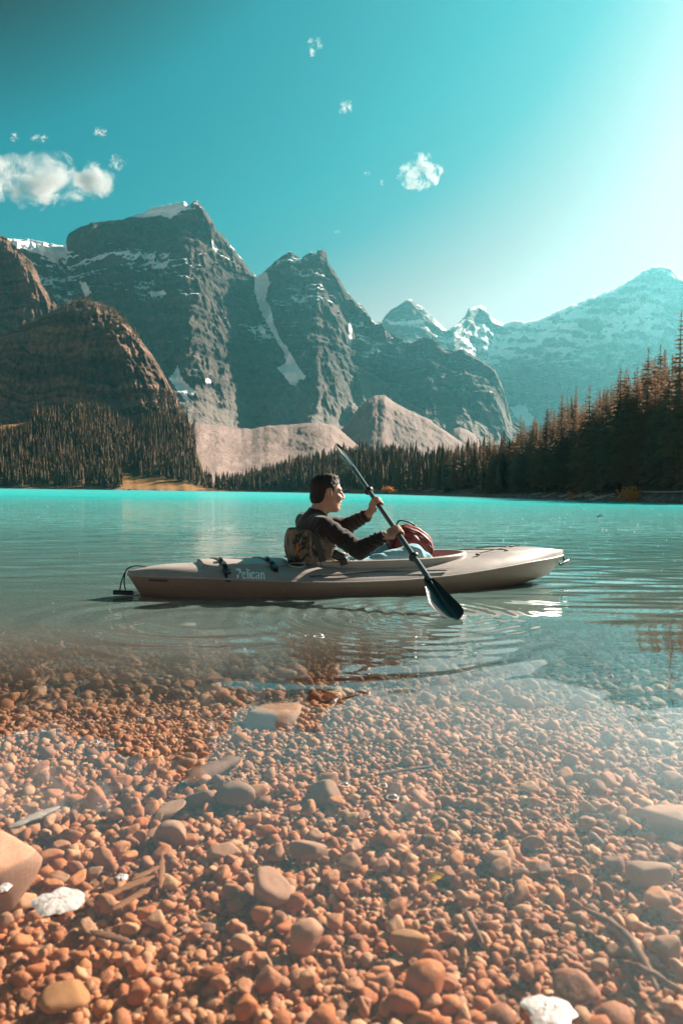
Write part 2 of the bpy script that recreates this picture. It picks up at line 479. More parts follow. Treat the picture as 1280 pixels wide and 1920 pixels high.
DOME = [(-260, 780), (-160, 720), (-60, 668), (0, 634), (50, 606), (80, 592), (105, 580), (130, 569), (150, 563), (180, 566), (205, 576), (230, 596), (245, 612), (260, 632), (290, 671), (310, 706), (330, 746), (345, 780), (365, 830), (380, 880)]
mountain('mountain', DOME, [(-260, 1050), (0, 1020), (180, 980), (300, 900), (380, 800)], 260, rock_c, 320, 130, zb=15, seed=13, jag=2.0, jag_f=6, but=0.09, gul=0.12, strata=0.045, speriod=24, fine=0.036,
         prof=[(0, 0), (0.1, 0.12), (0.3, 0.3), (0.7, 0.6), (1, 1)])

def scree_material(name, c0, c1):
    t = NT(name)
    p = t.pos()
    a = t.noise(0.02, p, 6, 0.65); b = t.noise(0.35, p, 5, 0.75)
    st = t.noise(0.06, t.pos((1.0, 0.5, 0.6)), 6, 0.7)
    col = t.mix(t.map_range(t.math('ADD', t.math('MULTIPLY', a, 0.5), t.math('MULTIPLY', st, 0.5)), 0.38, 0.62), c0, c1)
    col = t.mix(t.map_range(b, 0.50, 0.66), col, tuple(x * 0.5 for x in c0))
    nrm = t.bump(t.math('ADD', t.math('MULTIPLY', b, 1.6), t.math('MULTIPLY', a, 4.0)), 0.8, 1.0)
    return t.done(col, 0.95, nrm, Specular_IOR_Level=0.1)
scree_m = scree_material('scree_stones', (0.20, 0.138, 0.122), (0.34, 0.245, 0.215))
TPROF = [(0, 0), (0.05, 0.06), (0.5, 0.42), (0.8, 0.75), (1, 1)]
kw = dict(but=0.07, gul=0.05, strata=0.0, fine=0.022, prof=TPROF, jag=2.0, jag_f=14)
mountain('scree_slope', [(300, 870), (335, 815), (365, 792), (420, 798), (440, 803), (470, 804), (505, 798), (540, 796), (600, 792), (625, 797), (640, 808), (665, 830), (720, 870)],
         [(300, 1000), (540, 1150), (720, 1150)], 380, scree_m, 220, 70, zb=4, seed=21, **kw)
mountain('scree_slope', [(585, 880), (620, 832), (640, 806), (670, 768), (690, 748), (703, 741), (722, 741), (735, 752), (760, 766), (800, 784), (840, 812), (866, 830), (890, 838), (930, 880)],
         [(585, 1330), (710, 1400), (930, 1300)], 420, scree_m, 200, 70, zb=4, seed=23, **kw)
mountain('scree_slope', [(800, 870), (830, 822), (850, 804), (862, 801), (875, 806), (890, 815), (905, 840), (950, 880)], [(800, 1500), (950, 1500)], 380, scree_m, 110, 50, zb=4, seed=27, **kw)

# ------------------------------------------------------------------ shore terrain (banks and low hills) as one sheet in polar layout
# azimuth key, shoreline distance, hill-top distance, skyline of the tree tops, tree height
SHORE = np.array([
    (-900, 260, 500, 770, 11), (-600, 330, 540, 765, 11), (0, 430, 620, 778, 11), (40, 430, 620, 772, 11), (75, 432, 620, 760, 11), (150, 436, 620, 752, 11), (200, 438, 620, 764, 11), (250, 440, 620, 787, 11),
    (300, 442, 620, 768, 11), (345, 445, 620, 774, 11), (366, 448, 600, 818, 11), (385, 450, 560, 872, 10), (430, 455, 500, 905, 9), (470, 432, 490, 890, 11),
    (500, 420, 490, 876, 11), (560, 400, 510, 856, 11), (640, 345, 520, 838, 11), (700, 305, 520, 833, 11), (745, 262, 480, 833, 11), (790, 215, 420, 838, 11),
    (830, 185, 330, 836, 10.5), (870, 165, 290, 832, 10.5), (920, 143, 260, 836, 10), (960, 125, 240, 826, 10), (985, 117, 200, 808, 10.5), (1010, 110, 170, 792, 11),
    (1060, 98, 150, 772, 11), (1110, 88, 135, 748, 11), (1160, 79, 120, 716, 11.5), (1200, 72, 112, 696, 12), (1250, 66, 100, 674, 12), (1290, 62, 95, 655, 12),
    (1400, 56, 95, 640, 10), (1700, 60, 110, 700, 9), (2100, 75, 130, 760, 8), (2600, 90, 150, 800, 8)], float)  # unseen shore past the right edge, set back and lowered to clear the sun
def shore_y(px):
    return np.interp(px, SHORE[:, 0], SHORE[:, 1]) + 2.0 * (np.interp(px, SHORE[:, 0], SHORE[:, 1]) / 200) * fbm(np.asarray(px) / 25, 3.3, 0, 3)
def shore_h(px, Y):
    """ground height at azimuth key px and distance Y"""
    ys = shore_y(px); yt = np.interp(px, SHORE[:, 0], SHORE[:, 2]); sk = np.interp(px, SHORE[:, 0], SHORE[:, 3]); th = np.interp(px, SHORE[:, 0], SHORE[:, 4])
    top = np.maximum((horizon_y(px) - sk) / FPX * yt - th, 1.5)
    d = Y - ys
    t = np.clip(d / (yt - ys), -1, 1.6)
    bank = np.where(d > 0, 0.9 * (1 - np.exp(-np.maximum(d, 0) / 2.5)), 0.45 * d)
    bank = np.maximum(bank, -6.0)
    up = top * np.where(t > 0, np.minimum(t, 1) ** 1.15, 0) - np.where(t > 1, (t - 1) * top * 0.5, 0)
    X = (np.asarray(px) - 640) / FPX * Y
    return bank + up + np.where(d > 1, 0.05 * top * fbm(X / 30, Y / 30, 1.1, 3) * np.clip(t * 3, 0, 1), 0)
cp = np.unique(np.concatenate([np.linspace(-900, 0, 60), np.linspace(0, 760, 230), np.linspace(760, 1320, 260), np.linspace(1320, 2600, 70)]))
dr = np.concatenate([[-14, -8, -4, -2.2, -1.2, -.6, -.3, 0, .3, .6, 1, 1.5, 2, 2.7, 3.5, 4.5, 6, 8, 11, 15, 20], np.linspace(26, 330, 46)])
CPg, DRg = np.meshgrid(cp, dr)
YSg = shore_y(CPg)
Yg = YSg + DRg
Zg = shore_h(CPg, Yg)
Xg = (CPg - 640) / FPX * Yg
rough = 0.12 * fbm(Xg * 0.7, Yg * 0.7, 0.3, 3) * ((DRg > -2) & (DRg < 8))
t = NT('shore_ground')
p = t.pos()
gn = t.noise(0.25, p, 6, 0.7); gl = t.noise(0.03, p, 4)
floor_c = t.mix(t.map_range(gn, 0.35, 0.7), (0.045, 0.032, 0.02), (0.10, 0.062, 0.035))
grass_c = t.mix(t.map_range(gn, 0.3, 0.7), (0.20, 0.10, 0.04), (0.36, 0.19, 0.075))
stone_c = t.mix(t.map_range(t.noise(1.5, p, 5, 0.7), 0.35, 0.65), (0.10, 0.085, 0.075), (0.30, 0.25, 0.22))
c = t.mix(t.attr('grassy'), floor_c, grass_c)
c = t.mix(t.attr('stony'), c, stone_c)
shore_m = t.done(c, 0.95, t.bump(t.math('ADD', gn, t.noise(2.0, p, 4)), 0.6, 0.3), Specular_IOR_Level=0.1)
def clearing(px, Y):
    d = Y - shore_y(px)
    a = ((px > 228) & (px < 420) & (d > -1) & (d < np.interp(px, [228, 260, 400, 420], [48, 34, 12, 3]))).astype(float)
    b = ((px > 655) & (px < 745) & (d < 14)).astype(float) * 0.8
    c_ = ((px < 240) & (d < 7)).astype(float) * 0.7
    e_ = ((px < 60) & (d > 150)).astype(float)
    return np.maximum.reduce([a, b, c_, e_])
grassy = clearing(CPg, Yg)
stony = np.clip(1 - np.abs(DRg - 0.8) / 3.0, 0, 1)
tag(link('lake_shore', np_mesh('lake_shore', np.stack([Xg, Yg, Zg + rough], -1).reshape(-1, 3), grid_faces(*Xg.shape), True, {'grassy': grassy, 'stony': stony}), shore_m), kind='structure')

# ------------------------------------------------------------------ trees
def spruce_arrays(seed, levels, per, segs, lean=0.02, sparse=0.0, wide=1.0):
    """crown (verts, tris) of a 1 m tall spruce: whorls of drooping boughs, each a ragged fan of sprays"""
    r = np.random.default_rng(seed)
    V, F = [], []
    def tri(a, b, c):
        n = len(V); V.extend([a, b, c]); F.append((n, n + 1, n + 2))
    h0 = r.uniform(0.05, 0.12)
    for k in range(levels):
        f = (k + r.uniform(-0.3, 0.3)) / (levels - 1)
        f = min(max(f, 0), 1)
        z = h0 + (0.985 - h0) * f
        L = wide * (0.155 * (1 - f) ** 0.85 + 0.012) * r.uniform(0.75, 1.2)
        if f < 0.15: L *= 0.8
        n = max(3, int(round(per * (1 - 0.6 * f))))
        a0 = r.uniform(0, 6.28)
        for j in range(n):
            if r.random() < sparse: continue
            az = a0 + 6.283 * j / n + r.uniform(-0.3, 0.3)
            l = L * r.uniform(0.6, 1.25)
            c, s = math.cos(az), math.sin(az)
            up = (0.25 * f - 0.28) * l + r.uniform(-0.1, 0.1) * l
            base = np.array([0, 0, z])
            side = np.array([-s, c, 0])
            pts = []
            for q in range(segs + 1):
                u = q / segs
                pts.append(base + np.array([c * l * u, s * l * u, up * u - 0.25 * l * u * u + (0.16 * l * u if u > 0.6 else 0)]))
            for q in range(segs):
                u0, u1 = q / segs, (q + 1) / segs
                w = l * 0.46 * (1 - 0.55 * u0) * r.uniform(0.7, 1.2)
                a, b = pts[q], pts[q + 1]
                tri(a, b + side * w * 0.9 - np.array([0, 0, w * r.uniform(.25, .6)]), b + (b - a) * 0.35)
                tri(a, b + (b - a) * 0.35, b - side * w * 0.9 - np.array([0, 0, w * r.uniform(.25, .6)]))
    # leader
    tri(np.array([-0.006, 0, 0.955]), np.array([0.006, 0, 0.955]), np.array([0, 0, 1.0]))
    tri(np.array([0, -0.006, 0.955]), np.array([0, 0.006, 0.955]), np.array([0, 0, 1.0]))
    return np.array(V), np.array(F)

def trunk_arrays(r0=0.012, n=6):
    V, F = [], []
    for z, r_ in ((-0.03, r0 * 1.3), (0.05, r0), (0.5, r0 * 0.6), (0.97, r0 * 0.12)):
        for i in range(n): V.append((r_ * math.cos(6.283 * i / n), r_ * math.sin(6.283 * i / n), z))
    for k in range(3):
        for i in range(n):
            a, b = k * n + i, k * n + (i + 1) % n
            F.append((a, b, b + n)); F.append((a, b + n, a + n))
    return np.array(V), np.array(F)

def needle_material(name, dark, brown, per_object):
    t = NT(name)
    p = t.pos()
    var = t.n('ObjectInfo').outputs['Random'] if per_object else t.attr('tint')
    n1 = t.noise(1.1, p, 3)
    f = t.math('ADD', t.math('MULTIPLY', var, 0.75), t.math('MULTIPLY', t.math('SUBTRACT', n1, 0.5), 0.7), clamp=True)
    col = t.mix(f, dark, brown)
    b = t.n('BsdfPrincipled', {'Base Color': col, 'Roughness': 0.75, 'Specular IOR Level': 0.2})
    tr = t.n('BsdfTranslucent', {'Color': t.mix(0.5, col, brown)})
    ms = t.n('MixShader', {0: 0.38, 1: b, 2: tr})
    t.t.links.new(ms.outputs[0], t.out.inputs[0])
    return t.m
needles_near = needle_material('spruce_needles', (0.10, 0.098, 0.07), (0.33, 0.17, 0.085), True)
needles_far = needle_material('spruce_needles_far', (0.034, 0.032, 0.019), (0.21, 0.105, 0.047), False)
bark_m = flat_mat('spruce_bark', (0.11, 0.075, 0.055), 0.9, 0.4, 14, 0.3)

tr_rng = np.random.default_rng(3)
def scatter(px0, px1, d0, d1, step, keep=None, key=0):
    """jittered tree positions between two azimuths: (px, Y, X, Z)"""
    out = []
    r = np.random.default_rng(100 + key)
    px = px0
    n = int((px1 - px0) / 4)
    for i in range(n):
        pa = px0 + (px1 - px0) * i / n
        ys = float(shore_y(pa))
        wid = (px1 - px0) / n / FPX
        d = d0
        area = wid * ((ys + d1) ** 2 - (ys + d0) ** 2) / 2
        cnt = r.poisson(area / step)
        for _ in range(cnt):
            pp = pa + r.uniform(0, (px1 - px0) / n)
            u = r.random()
            Y = math.sqrt((ys + d0) ** 2 * (1 - u) + (ys + d1) ** 2 * u)
            if keep is None or keep(pp, Y): out.append((pp, Y))
    return np.array(out)
def ok_tree(pp, Y):
    d = Y - float(shore_y(pp))
    if clearing(np.array(pp), np.array(Y)) > 0.75: return False
    if 300 < pp < 372 and d < 8: return False
    return d > 2.2 + 1.5 * math.sin(pp * 0.21)
far_pts = [scatter(-420, 366, 3, 190, 13, ok_tree, 1), scatter(366, 440, 3, 70, 24, ok_tree, 2), scatter(430, 780, 3, 200, 13, ok_tree, 3), scatter(780, 990, 3, 110, 12, ok_tree, 4)]
near_pts = scatter(990, 1480, 2, 60, 6.0, ok_tree, 5)
far_pts = np.concatenate(far_pts)
def height_at(pp, Y, r):
    return np.interp(pp, SHORE[:, 0], SHORE[:, 4]) * r

# individual spruces: the ones that show largest
cand = np.concatenate([near_pts, far_pts[far_pts[:, 0] > 760]])
hr = np.random.default_rng(8).normal(1.0, 0.16, len(cand)).clip(0.6, 1.45)
hh = height_at(cand[:, 0], cand[:, 1], hr)
size = hh / cand[:, 1] * np.where((cand[:, 0] > -5) & (cand[:, 0] < 1300), 1, 0.05)
order = np.argsort(-size)
sel = order[:292]
rest_near = cand[order[292:]]
rest_h = hh[order[292:]]
variants = []
for i in range(7):
    cv, cf = spruce_arrays(40 + i, 36, 14, 3, sparse=0.04 if i != 5 else 0.3, wide=[1, .85, 1.15, .75, 1.0, .8, .95][i])
    cm = np_mesh('crown', cv, cf, False); cm.materials.append(needles_near)
    tv, tf = trunk_arrays()
    tm = np_mesh('trunk', tv, tf, True); tm.materials.append(bark_m)
    variants.append((cm, tm))
def plant(name, X, Y, Z, h, vi, label, group=None, width=1.0):
    root = empty(name, (X, Y, Z), tr_rng.uniform(0, 6.28))
    root.scale = (h * width, h * width, h)
    tag(root, label, 'tree', group)
    cm, tm = variants[vi]
    link('crown', cm, None, root); link('trunk', tm, None, root)
    return root
for k in sel:
    pp, Y = cand[k]
    X = (pp - 640) / FPX * Y
    Z = float(shore_h(np.array(pp), np.array(Y)))
    d_in = Y - float(shore_y(np.array(pp)))
    if pp < 990: lab, grp = 'slim dark spruce far along the right bank, left of where the skyline starts to climb', 'spruces far along the right bank'
    elif d_in < 9 and pp < 1150: lab, grp = 'dark spruce in the front row on the right bank, rising behind the driftwood jumble', 'front row spruces behind the driftwood'
    elif d_in < 9: lab, grp = 'large dark spruce in the front row behind the long straight log', 'front row spruces behind the long log'
    elif pp < 1150: lab, grp = 'spruce deeper in the right forest, its orange-lit top showing over the row behind the driftwood', 'spruces showing over the driftwood row'
    else: lab, grp = 'spruce deeper in the right forest, its orange-lit top showing near the tallest tree', 'spruces around the tallest tree'
    plant('spruce_tree', X, Y, Z, hh[k], int(tr_rng.integers(0, 7)), lab, grp, tr_rng.uniform(0.9, 1.25))
SPECIAL = [(1266, 68, 580, 3, 'tallest spruce, its bare-tipped crown standing far above the forest at the right edge'),
           (1021, 112, 765, 1, 'slim dark spruce poking above the forest edge where the right skyline starts to climb'),
           (1187, 80, 683, 5, 'sparse spruce with a thin spiky top above the forest left of the tallest tree'),
           (1085, 96, 790, 6, 'broad orange-lit spruce standing in front of the right forest close to the driftwood')]
for px_, Y_, top_, vi, lab in SPECIAL:
    X = (px_ - 640) / FPX * Y_
    Z = float(shore_h(np.array(px_), np.array(Y_)))
    h = (CAM_H + (horizon_y(px_) - top_) / FPX * Y_) - Z
    plant('spruce_tree', X, Y_, Z, h, vi, lab, width=0.85 if vi != 6 else 1.2)

def far_spruce(seed, wide=1.0):
    """a narrow ragged spruce for the far woods: steep overlapping skirts of boughs"""
    r = np.random.default_rng(seed)
    V, F = [], []
    tiers = 6
    for k in range(tiers):
        f = k / tiers
        z1 = min(1.0, 0.10 + 0.9 * (k + 1.55) / tiers); z0 = 0.06 + 0.88 * f
        rad = wide * 0.115 * (1 - f) ** 0.8 + 0.008
        a0 = r.uniform(0, 6.28); n = 7; c = len(V)
        V.append((r.normal(0, .004), r.normal(0, .004), z1))
        for j in range(n):
            q = rad * r.uniform(0.55, 1.25)
            V.append((q * math.cos(a0 + 6.283 * j / n), q * math.sin(a0 + 6.283 * j / n), z0 + r.uniform(-.05, .05)))
        F += [(c, c + 1 + j, c + 1 + (j + 1) % n) for j in range(n)]
    return np.array(V), np.array(F)
# the rest of the woods, too far off or too hidden to pick trees apart
def forest(name, pts, hs, mats, levels=9, per=6):
    vs = [far_spruce(70 + i, 0.55 + 0.13 * i) for i in range(5)]
    r = np.random.default_rng(17)
    VV, FF, TT, n = [], [], [], 0
    X = (pts[:, 0] - 640) / FPX * pts[:, 1]
    Z = shore_h(pts[:, 0], pts[:, 1])
    for i in range(len(pts)):
        v, f = vs[r.integers(0, 5)]
        a = r.uniform(0, 6.28); c, s = math.cos(a), math.sin(a)
        h = hs[i]; w = h * r.uniform(0.8, 1.25)
        q = np.stack([(v[:, 0] * c - v[:, 1] * s) * w + X[i], (v[:, 0] * s + v[:, 1] * c) * w + pts[i, 1], v[:, 2] * h + Z[i]], 1)
        VV.append(q); FF.append(f + n); n += len(v); TT.append(np.full(len(v), r.random()))
    me = np_mesh(name, np.concatenate(VV), np.concatenate(FF), False, {'tint': np.concatenate(TT)})
    return tag(link(name, me, mats), kind='stuff')
fp = far_pts[far_pts[:, 0] <= 760]
fh = height_at(fp[:, 0], fp[:, 1], np.random.default_rng(9).normal(1.0, 0.22, len(fp)).clip(0.45, 1.6))
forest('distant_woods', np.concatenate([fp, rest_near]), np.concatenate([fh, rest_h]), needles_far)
print('trees', len(fp), len(rest_near))
# trees growing along the crest and foot of the dome
r = np.random.default_rng(23)
pts, hs, XYZ = [], [], []
dome = [o for o in bpy.data.objects if o.name == 'mountain.003'][0]
dv = np.empty(len(dome.data.vertices) * 3, np.float32); dome.data.vertices.foreach_get('co', dv); dv = dv.reshape(-1, 3)
qx, qy = proj(dv)
crest_d = qy - interp_trace(DOME, qx)
pick = np.where((dv[:, 1] > 500) & (((crest_d < 15) & (crest_d > -1) & (qx > 120) & (qx < 262)) | ((qx > 270) & (qx < 350) & (qy > 735) & (qy < 800))))[0]
pick = r.choice(pick, min(340, len(pick)), replace=False)
vs = [far_spruce(90 + i, 1.2) for i in range(4)]
VV, FF, TT, n = [], [], [], 0
for i in pick:
    v, f = vs[r.integers(0, 4)]
    h = r.uniform(5, 10)
    VV.append(v * h + dv[i]); FF.append(f + n); n += len(v); TT.append(np.full(len(v), r.uniform(0.3, 1)))
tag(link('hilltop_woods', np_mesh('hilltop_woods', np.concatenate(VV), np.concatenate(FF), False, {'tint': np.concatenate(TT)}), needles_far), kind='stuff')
# ------------------------------------------------------------------ lake bed
def bed_z(x, y):
    x = np.asarray(x, float); y = np.asarray(y, float)
    base = np.interp(y, [-6, -2, 0.2, 1.0, 2.0, 3.0, 4.5, 7, 12, 40, 120], [0.5, 0.12, -0.05, -0.08, -0.125, -0.17, -0.24, -0.42, -1.6, -6.0, -10])
    base = base + np.interp(x, [-8, -2, 0, 2, 8], [-0.05, -0.02, 0, 0.0, -0.1]) * (y > 0)
    return base + 0.025 * fbm(x * 1.3, y * 1.3, 2.0, 3)
def graded(lo, hi, dense0, dense1, step, growth):
    a = list(np.arange(dense0, dense1 + 1e-9, step))
    s, q = step, dense1
    while q < hi: s *= growth; q += s; a.append(min(q, hi))
    s, q = step, dense0
    while q > lo: s *= growth; q -= s; a.insert(0, max(q, lo))
    return np.array(a)
bx_ = graded(-9000, 9000, -3.5, 3.5, 0.07, 1.16)
by_ = graded(-3000, 9000, -0.6, 6.0, 0.07, 1.16)
BX, BY = np.meshgrid(bx_, by_)
BZ = bed_z(BX, BY)
BZ = np.where(BY < -2, np.minimum(BZ, 0.35), BZ)
BZ = np.where((np.abs(BX) > 300) | (BY > 300), -14.0, BZ)
t = NT('lake_bed_silt')
p = t.pos()
vb = t.n('TexVoronoi', {'Vector': p, 'Scale': 75.0})
c = t.mix(t.map_range(t.noise(22, p, 6, 0.7), 0.3, 0.7), (0.16, 0.075, 0.042), (0.40, 0.19, 0.105))
c = t.mix(t.n('SeparateColor', {0: vb.outputs['Color']}).outputs[0], t.mix(0.35, c, (0.06, 0.03, 0.02)), c)
bed_m = t.done(c, 0.95, t.bump(t.math('SUBTRACT', 1.0, vb.outputs['Distance']), 0.8, 0.01), Specular_IOR_Level=0.1)
lake_bed = tag(link('lake_bed', np_mesh('lake_bed', np.stack([BX, BY, BZ], -1).reshape(-1, 3), grid_faces(*BX.shape)), bed_m), kind='structure')

# ------------------------------------------------------------------ water
PAD = PZ(832, 1152, 0.0)
wx = graded(-900, 900, -2.0, 2.3, 0.021, 1.06)
wy = graded(-8, 900, 1.1, 5.2, 0.019, 1.05)
WX, WY = np.meshgrid(wx, wy)
def ring(cx, cy, r0, r1, lam, amp, x, y, ex=1.0):
    d = np.hypot(x - cx, (y - cy) * ex)
    env = np.exp(-((d - (r0 + r1) / 2) / ((r1 - r0) / 2)) ** 2)
    return amp * env * np.sin(2 * math.pi * d / lam)
dx_, dy_ = WX - PAD[0], WY - PAD[1]
az = np.arctan2(dy_, dx_)
leftside = 0.25 + 0.75 * sstep(-0.2, 0.7, -np.cos(az + 0.5))
wz = ring(PAD[0] - 0.05, PAD[1], 0.02, 0.62, 0.09, 0.0042, WX, WY) * leftside
wz += ring(PAD[0] - 0.25, PAD[1] - 0.05, 0.1, 0.9, 0.11, 0.0030, WX, WY) * leftside
wz += ring(-0.62, 3.25, 0.25, 1.0, 0.24, 0.0022, WX, WY, 1.25) * sstep(0.1, -0.5, WX) * sstep(2.2, 2.7, WY)
wz += ring(-0.12, 3.35, 1.05, 1.25, 0.22, 0.0022, WX, WY, 1.0) * sstep(3.1, 2.5, WY)
calm = 0.12 + 0.88 * sstep(3.0, 5.2, WY + 0.25 * WX)
def waves(n, l0, l1, amp, seed, spread=0.5):
    r = np.random.default_rng(seed); s = 0
    for i in range(n):
        lam = l0 * (l1 / l0) ** r.random()
        th = math.pi / 2 + r.normal(0, spread)
        k = 2 * math.pi / lam
        s = s + amp * lam * np.sin(k * (math.cos(th) * WX + math.sin(th) * WY) + r.uniform(0, 6.28) + 1.5 * fbm(WX / (lam * 6), WY / (lam * 4), i, 2))
    return s / math.sqrt(n)
near_fade = np.exp(-np.maximum(WY - 7, 0) / 8)
wz += waves(7, 0.14, 0.5, 0.0095, 1) * calm * near_fade
wz += waves(5, 0.5, 1.4, 0.0030, 2, 0.9) * (0.10 + 0.90 * calm) * np.exp(-np.maximum(WY - 12, 0) / 12)
wz += 0.0020 * fbm(WX * 1.1, WY * 1.5, 4.4, 2) * sstep(4.5, 3, WY)
depth = -bed_z(WX, WY)
turb_veil = 0.05 + 0.68 * sstep(2.1, 3.5, WY + 0.25 * fbm(WX * .8, WY * .8, 7.0, 3) - 0.10 * WX)  # small base share is a veil that lifts shadows like flare; rest is silt
turb_veil = np.where(WY > 14, 1.0, np.maximum(turb_veil, sstep(4.5, 12, WY)))
t = NT('lake_water')
p = t.pos()
sep = t.n('SeparateXYZ', {0: p})
far = t.map_range(sep.outputs[1], 4.0, 40.0, smooth=True)
vfar = t.map_range(sep.outputs[1], 15.0, 200.0)
n1 = t.noise(1.0, t.pos((1.1, 3.0, 1.0)), 3, 0.55, 0.3)
n2 = t.noise(1.0, t.pos((4.0, 9.0, 1.0)), 2, 0.5, 0.3)
n3 = t.noise(1.0, t.pos((0.15, 0.5, 1.0)), 3, 0.55, 0.3)
hgt = t.math('ADD', t.math('MULTIPLY', n2, t.map_range(sep.outputs[1], 3.0, 9.0, 0.0, 0.009)), t.math('MULTIPLY', n1, t.map_range(sep.outputs[1], 4.0, 14.0, 0.0, 0.05)))
hgt = t.math('ADD', hgt, t.math('MULTIPLY', n3, t.map_range(sep.outputs[1], 15.0, 80.0, 0.0, 0.25)))
nrm = t.n('Bump', {'Height': hgt, 'Strength': 1.0, 'Distance': 1.0}).outputs[0]
dt = t.n('VectorMath', {0: t.n('NewGeometry').outputs['Incoming'], 1: nrm}, operation='DOT_PRODUCT').outputs['Value']
cosi = t.math('MINIMUM', t.math('ABSOLUTE', dt), 1.0)
fres = t.math('ADD', 0.02, t.math('MULTIPLY', 0.98, t.math('POWER', t.math('SUBTRACT', 1.0, cosi), 3.6)))
fres = t.math('MULTIPLY', fres, t.map_range(sep.outputs[1], 4.0, 60.0, 1.0, 0.45))
gl = t.n('BsdfGlossy', {'Color': (1, 1, 1), 'Roughness': t.map_range(sep.outputs[1], 4.0, 120.0, 0.015, 0.22), 'Normal': nrm})
body_c = t.mix(t.map_range(sep.outputs[1], 1.8, 3.2), (0.40, 0.27, 0.22), (0.13, 0.18, 0.163))  # near pale tone: flare veil put into the water colour
body_c = t.mix(t.map_range(sep.outputs[1], 3.2, 9.0), body_c, (0.18, 0.53, 0.52))
body_c = t.mix(t.map_range(sep.outputs[1], 9.0, 50.0), body_c, (0.03, 0.47, 0.46))
body_c = t.mix(vfar, body_c, (0.03, 0.44, 0.44))
body = t.n('BsdfDiffuse', {'Color': body_c, 'Normal': nrm})
clear = t.n('BsdfTransparent', {'Color': t.mix(t.map_range(t.attr('turb_veil'), 0.0, 0.6), (0.97, 0.97, 0.96), (0.62, 0.80, 0.76))})
under = t.n('MixShader', {0: t.attr('turb_veil'), 1: clear, 2: body})
ms = t.n('MixShader', {0: fres, 1: under, 2: gl})
t.t.links.new(ms.outputs[0], t.out.inputs[0])
water = tag(link('lake_water', np_mesh('lake_water', np.stack([WX, WY, wz], -1).reshape(-1, 3), grid_faces(*WX.shape), True, {'turb_veil': turb_veil}), t.m), kind='structure')
# ------------------------------------------------------------------ stones on the lake bed
def ico(sub):
    bm = bmesh.new(); bmesh.ops.create_icosphere(bm, subdivisions=sub, radius=1.0)
    V = np.array([v.co[:] for v in bm.verts]); F = np.array([[v.index for v in f.verts] for f in bm.faces])
    bm.free(); return V / np.linalg.norm(V, axis=1)[:, None], F
def stone_shape(seed, sub, p=9.0, cuts=9, flat=0.62):
    r = np.random.default_rng(seed)
    V, F = ico(sub)
    N = r.normal(size=(cuts, 3)); N /= np.linalg.norm(N, axis=1)[:, None]
    D = r.uniform(0.5, 0.95, cuts)
    q = np.maximum(V @ N.T, 0) / D
    rad = (np.sum(q ** p, axis=1) + 1.0 ** p * 0.8) ** (-1 / p)
    V = V * rad[:, None] * np.array([1.0, r.uniform(0.62, 0.95), r.uniform(flat - .17, flat + .18)])
    V = V + 0.03 * np.stack([fbm(V[:, 0] * 2.5, V[:, 1] * 2.5, V[:, 2] * 2.5 + seed + k, 3) for k in range(3)], 1)
    V = V / np.abs(V[:, 0]).max()
    return V, F

def stone_material(name, per_object, wet=0.35):
    t = NT(name)
    p = t.pos()
    var = t.n('ObjectInfo').outputs['Random'] if per_object else t.attr('tint')
    c = t.ramp(var, [(0.0, (0.26, 0.09, 0.042)), (0.13, (0.52, 0.145, 0.042)), (0.27, (0.39, 0.145, 0.072)), (0.40, (0.64, 0.23, 0.08)), (0.53, (0.43, 0.18, 0.10)), (0.66, (0.56, 0.17, 0.05)), (0.78, (0.53, 0.25, 0.14)), (0.90, (0.68, 0.34, 0.17)), (1.0, (0.29, 0.13, 0.08))])
    n1 = t.noise(38, p, 6, 0.7); n2 = t.noise(150, p, 3, 0.6)
    c = t.mix(t.map_range(n1, 0.3, 0.7, 0.0, 1.0), t.mix(0.38, c, (0.03, 0.02, 0.015)), c)
    c = t.mix(t.map_range(n2, 0.62, 0.75, 0.0, 0.45), c, (0.5, 0.33, 0.22))
    nr = t.bump(t.math('ADD', t.math('MULTIPLY', n1, 1.0), t.math('MULTIPLY', n2, 0.25)), 0.55, 0.006)
    return t.done(c, 0.75, nr, Specular_IOR_Level=wet)
stone_one = stone_material('lake_stone', True)
stone_many = stone_material('lake_gravel', False)

gr = np.random.default_rng(77)
def gen(y0, y1, spacing, mu, sg, lo, hi):
    A = 0.0
    pts = []
    n = int(((0.6 * (y1 ** 2 - y0 ** 2)) + 0.6 * (y1 - y0)) / spacing)
    while len(pts) < n:
        y = y0 + (y1 - y0) * gr.random(); wmax = 1.2 * y1 + 0.6
        x = (gr.random() - 0.5) * wmax
        if abs(x) < 0.6 * y + 0.3: pts.append((x, y))
    pts = np.array(pts)
    s = np.exp(gr.normal(mu, sg, n)).clip(lo, hi)
    return np.concatenate([pts, s[:, None]], 1)
near = gen(0.52, 1.10, 0.000115, math.log(0.0076), 0.42, 0.0035, 0.022)
mid = gen(1.10, 2.4, 0.00015, math.log(0.0086), 0.42, 0.004, 0.028)      # third column: half length
farp = gen(2.4, 5.6, 0.00085, math.log(0.0145), 0.42, 0.008, 0.05)
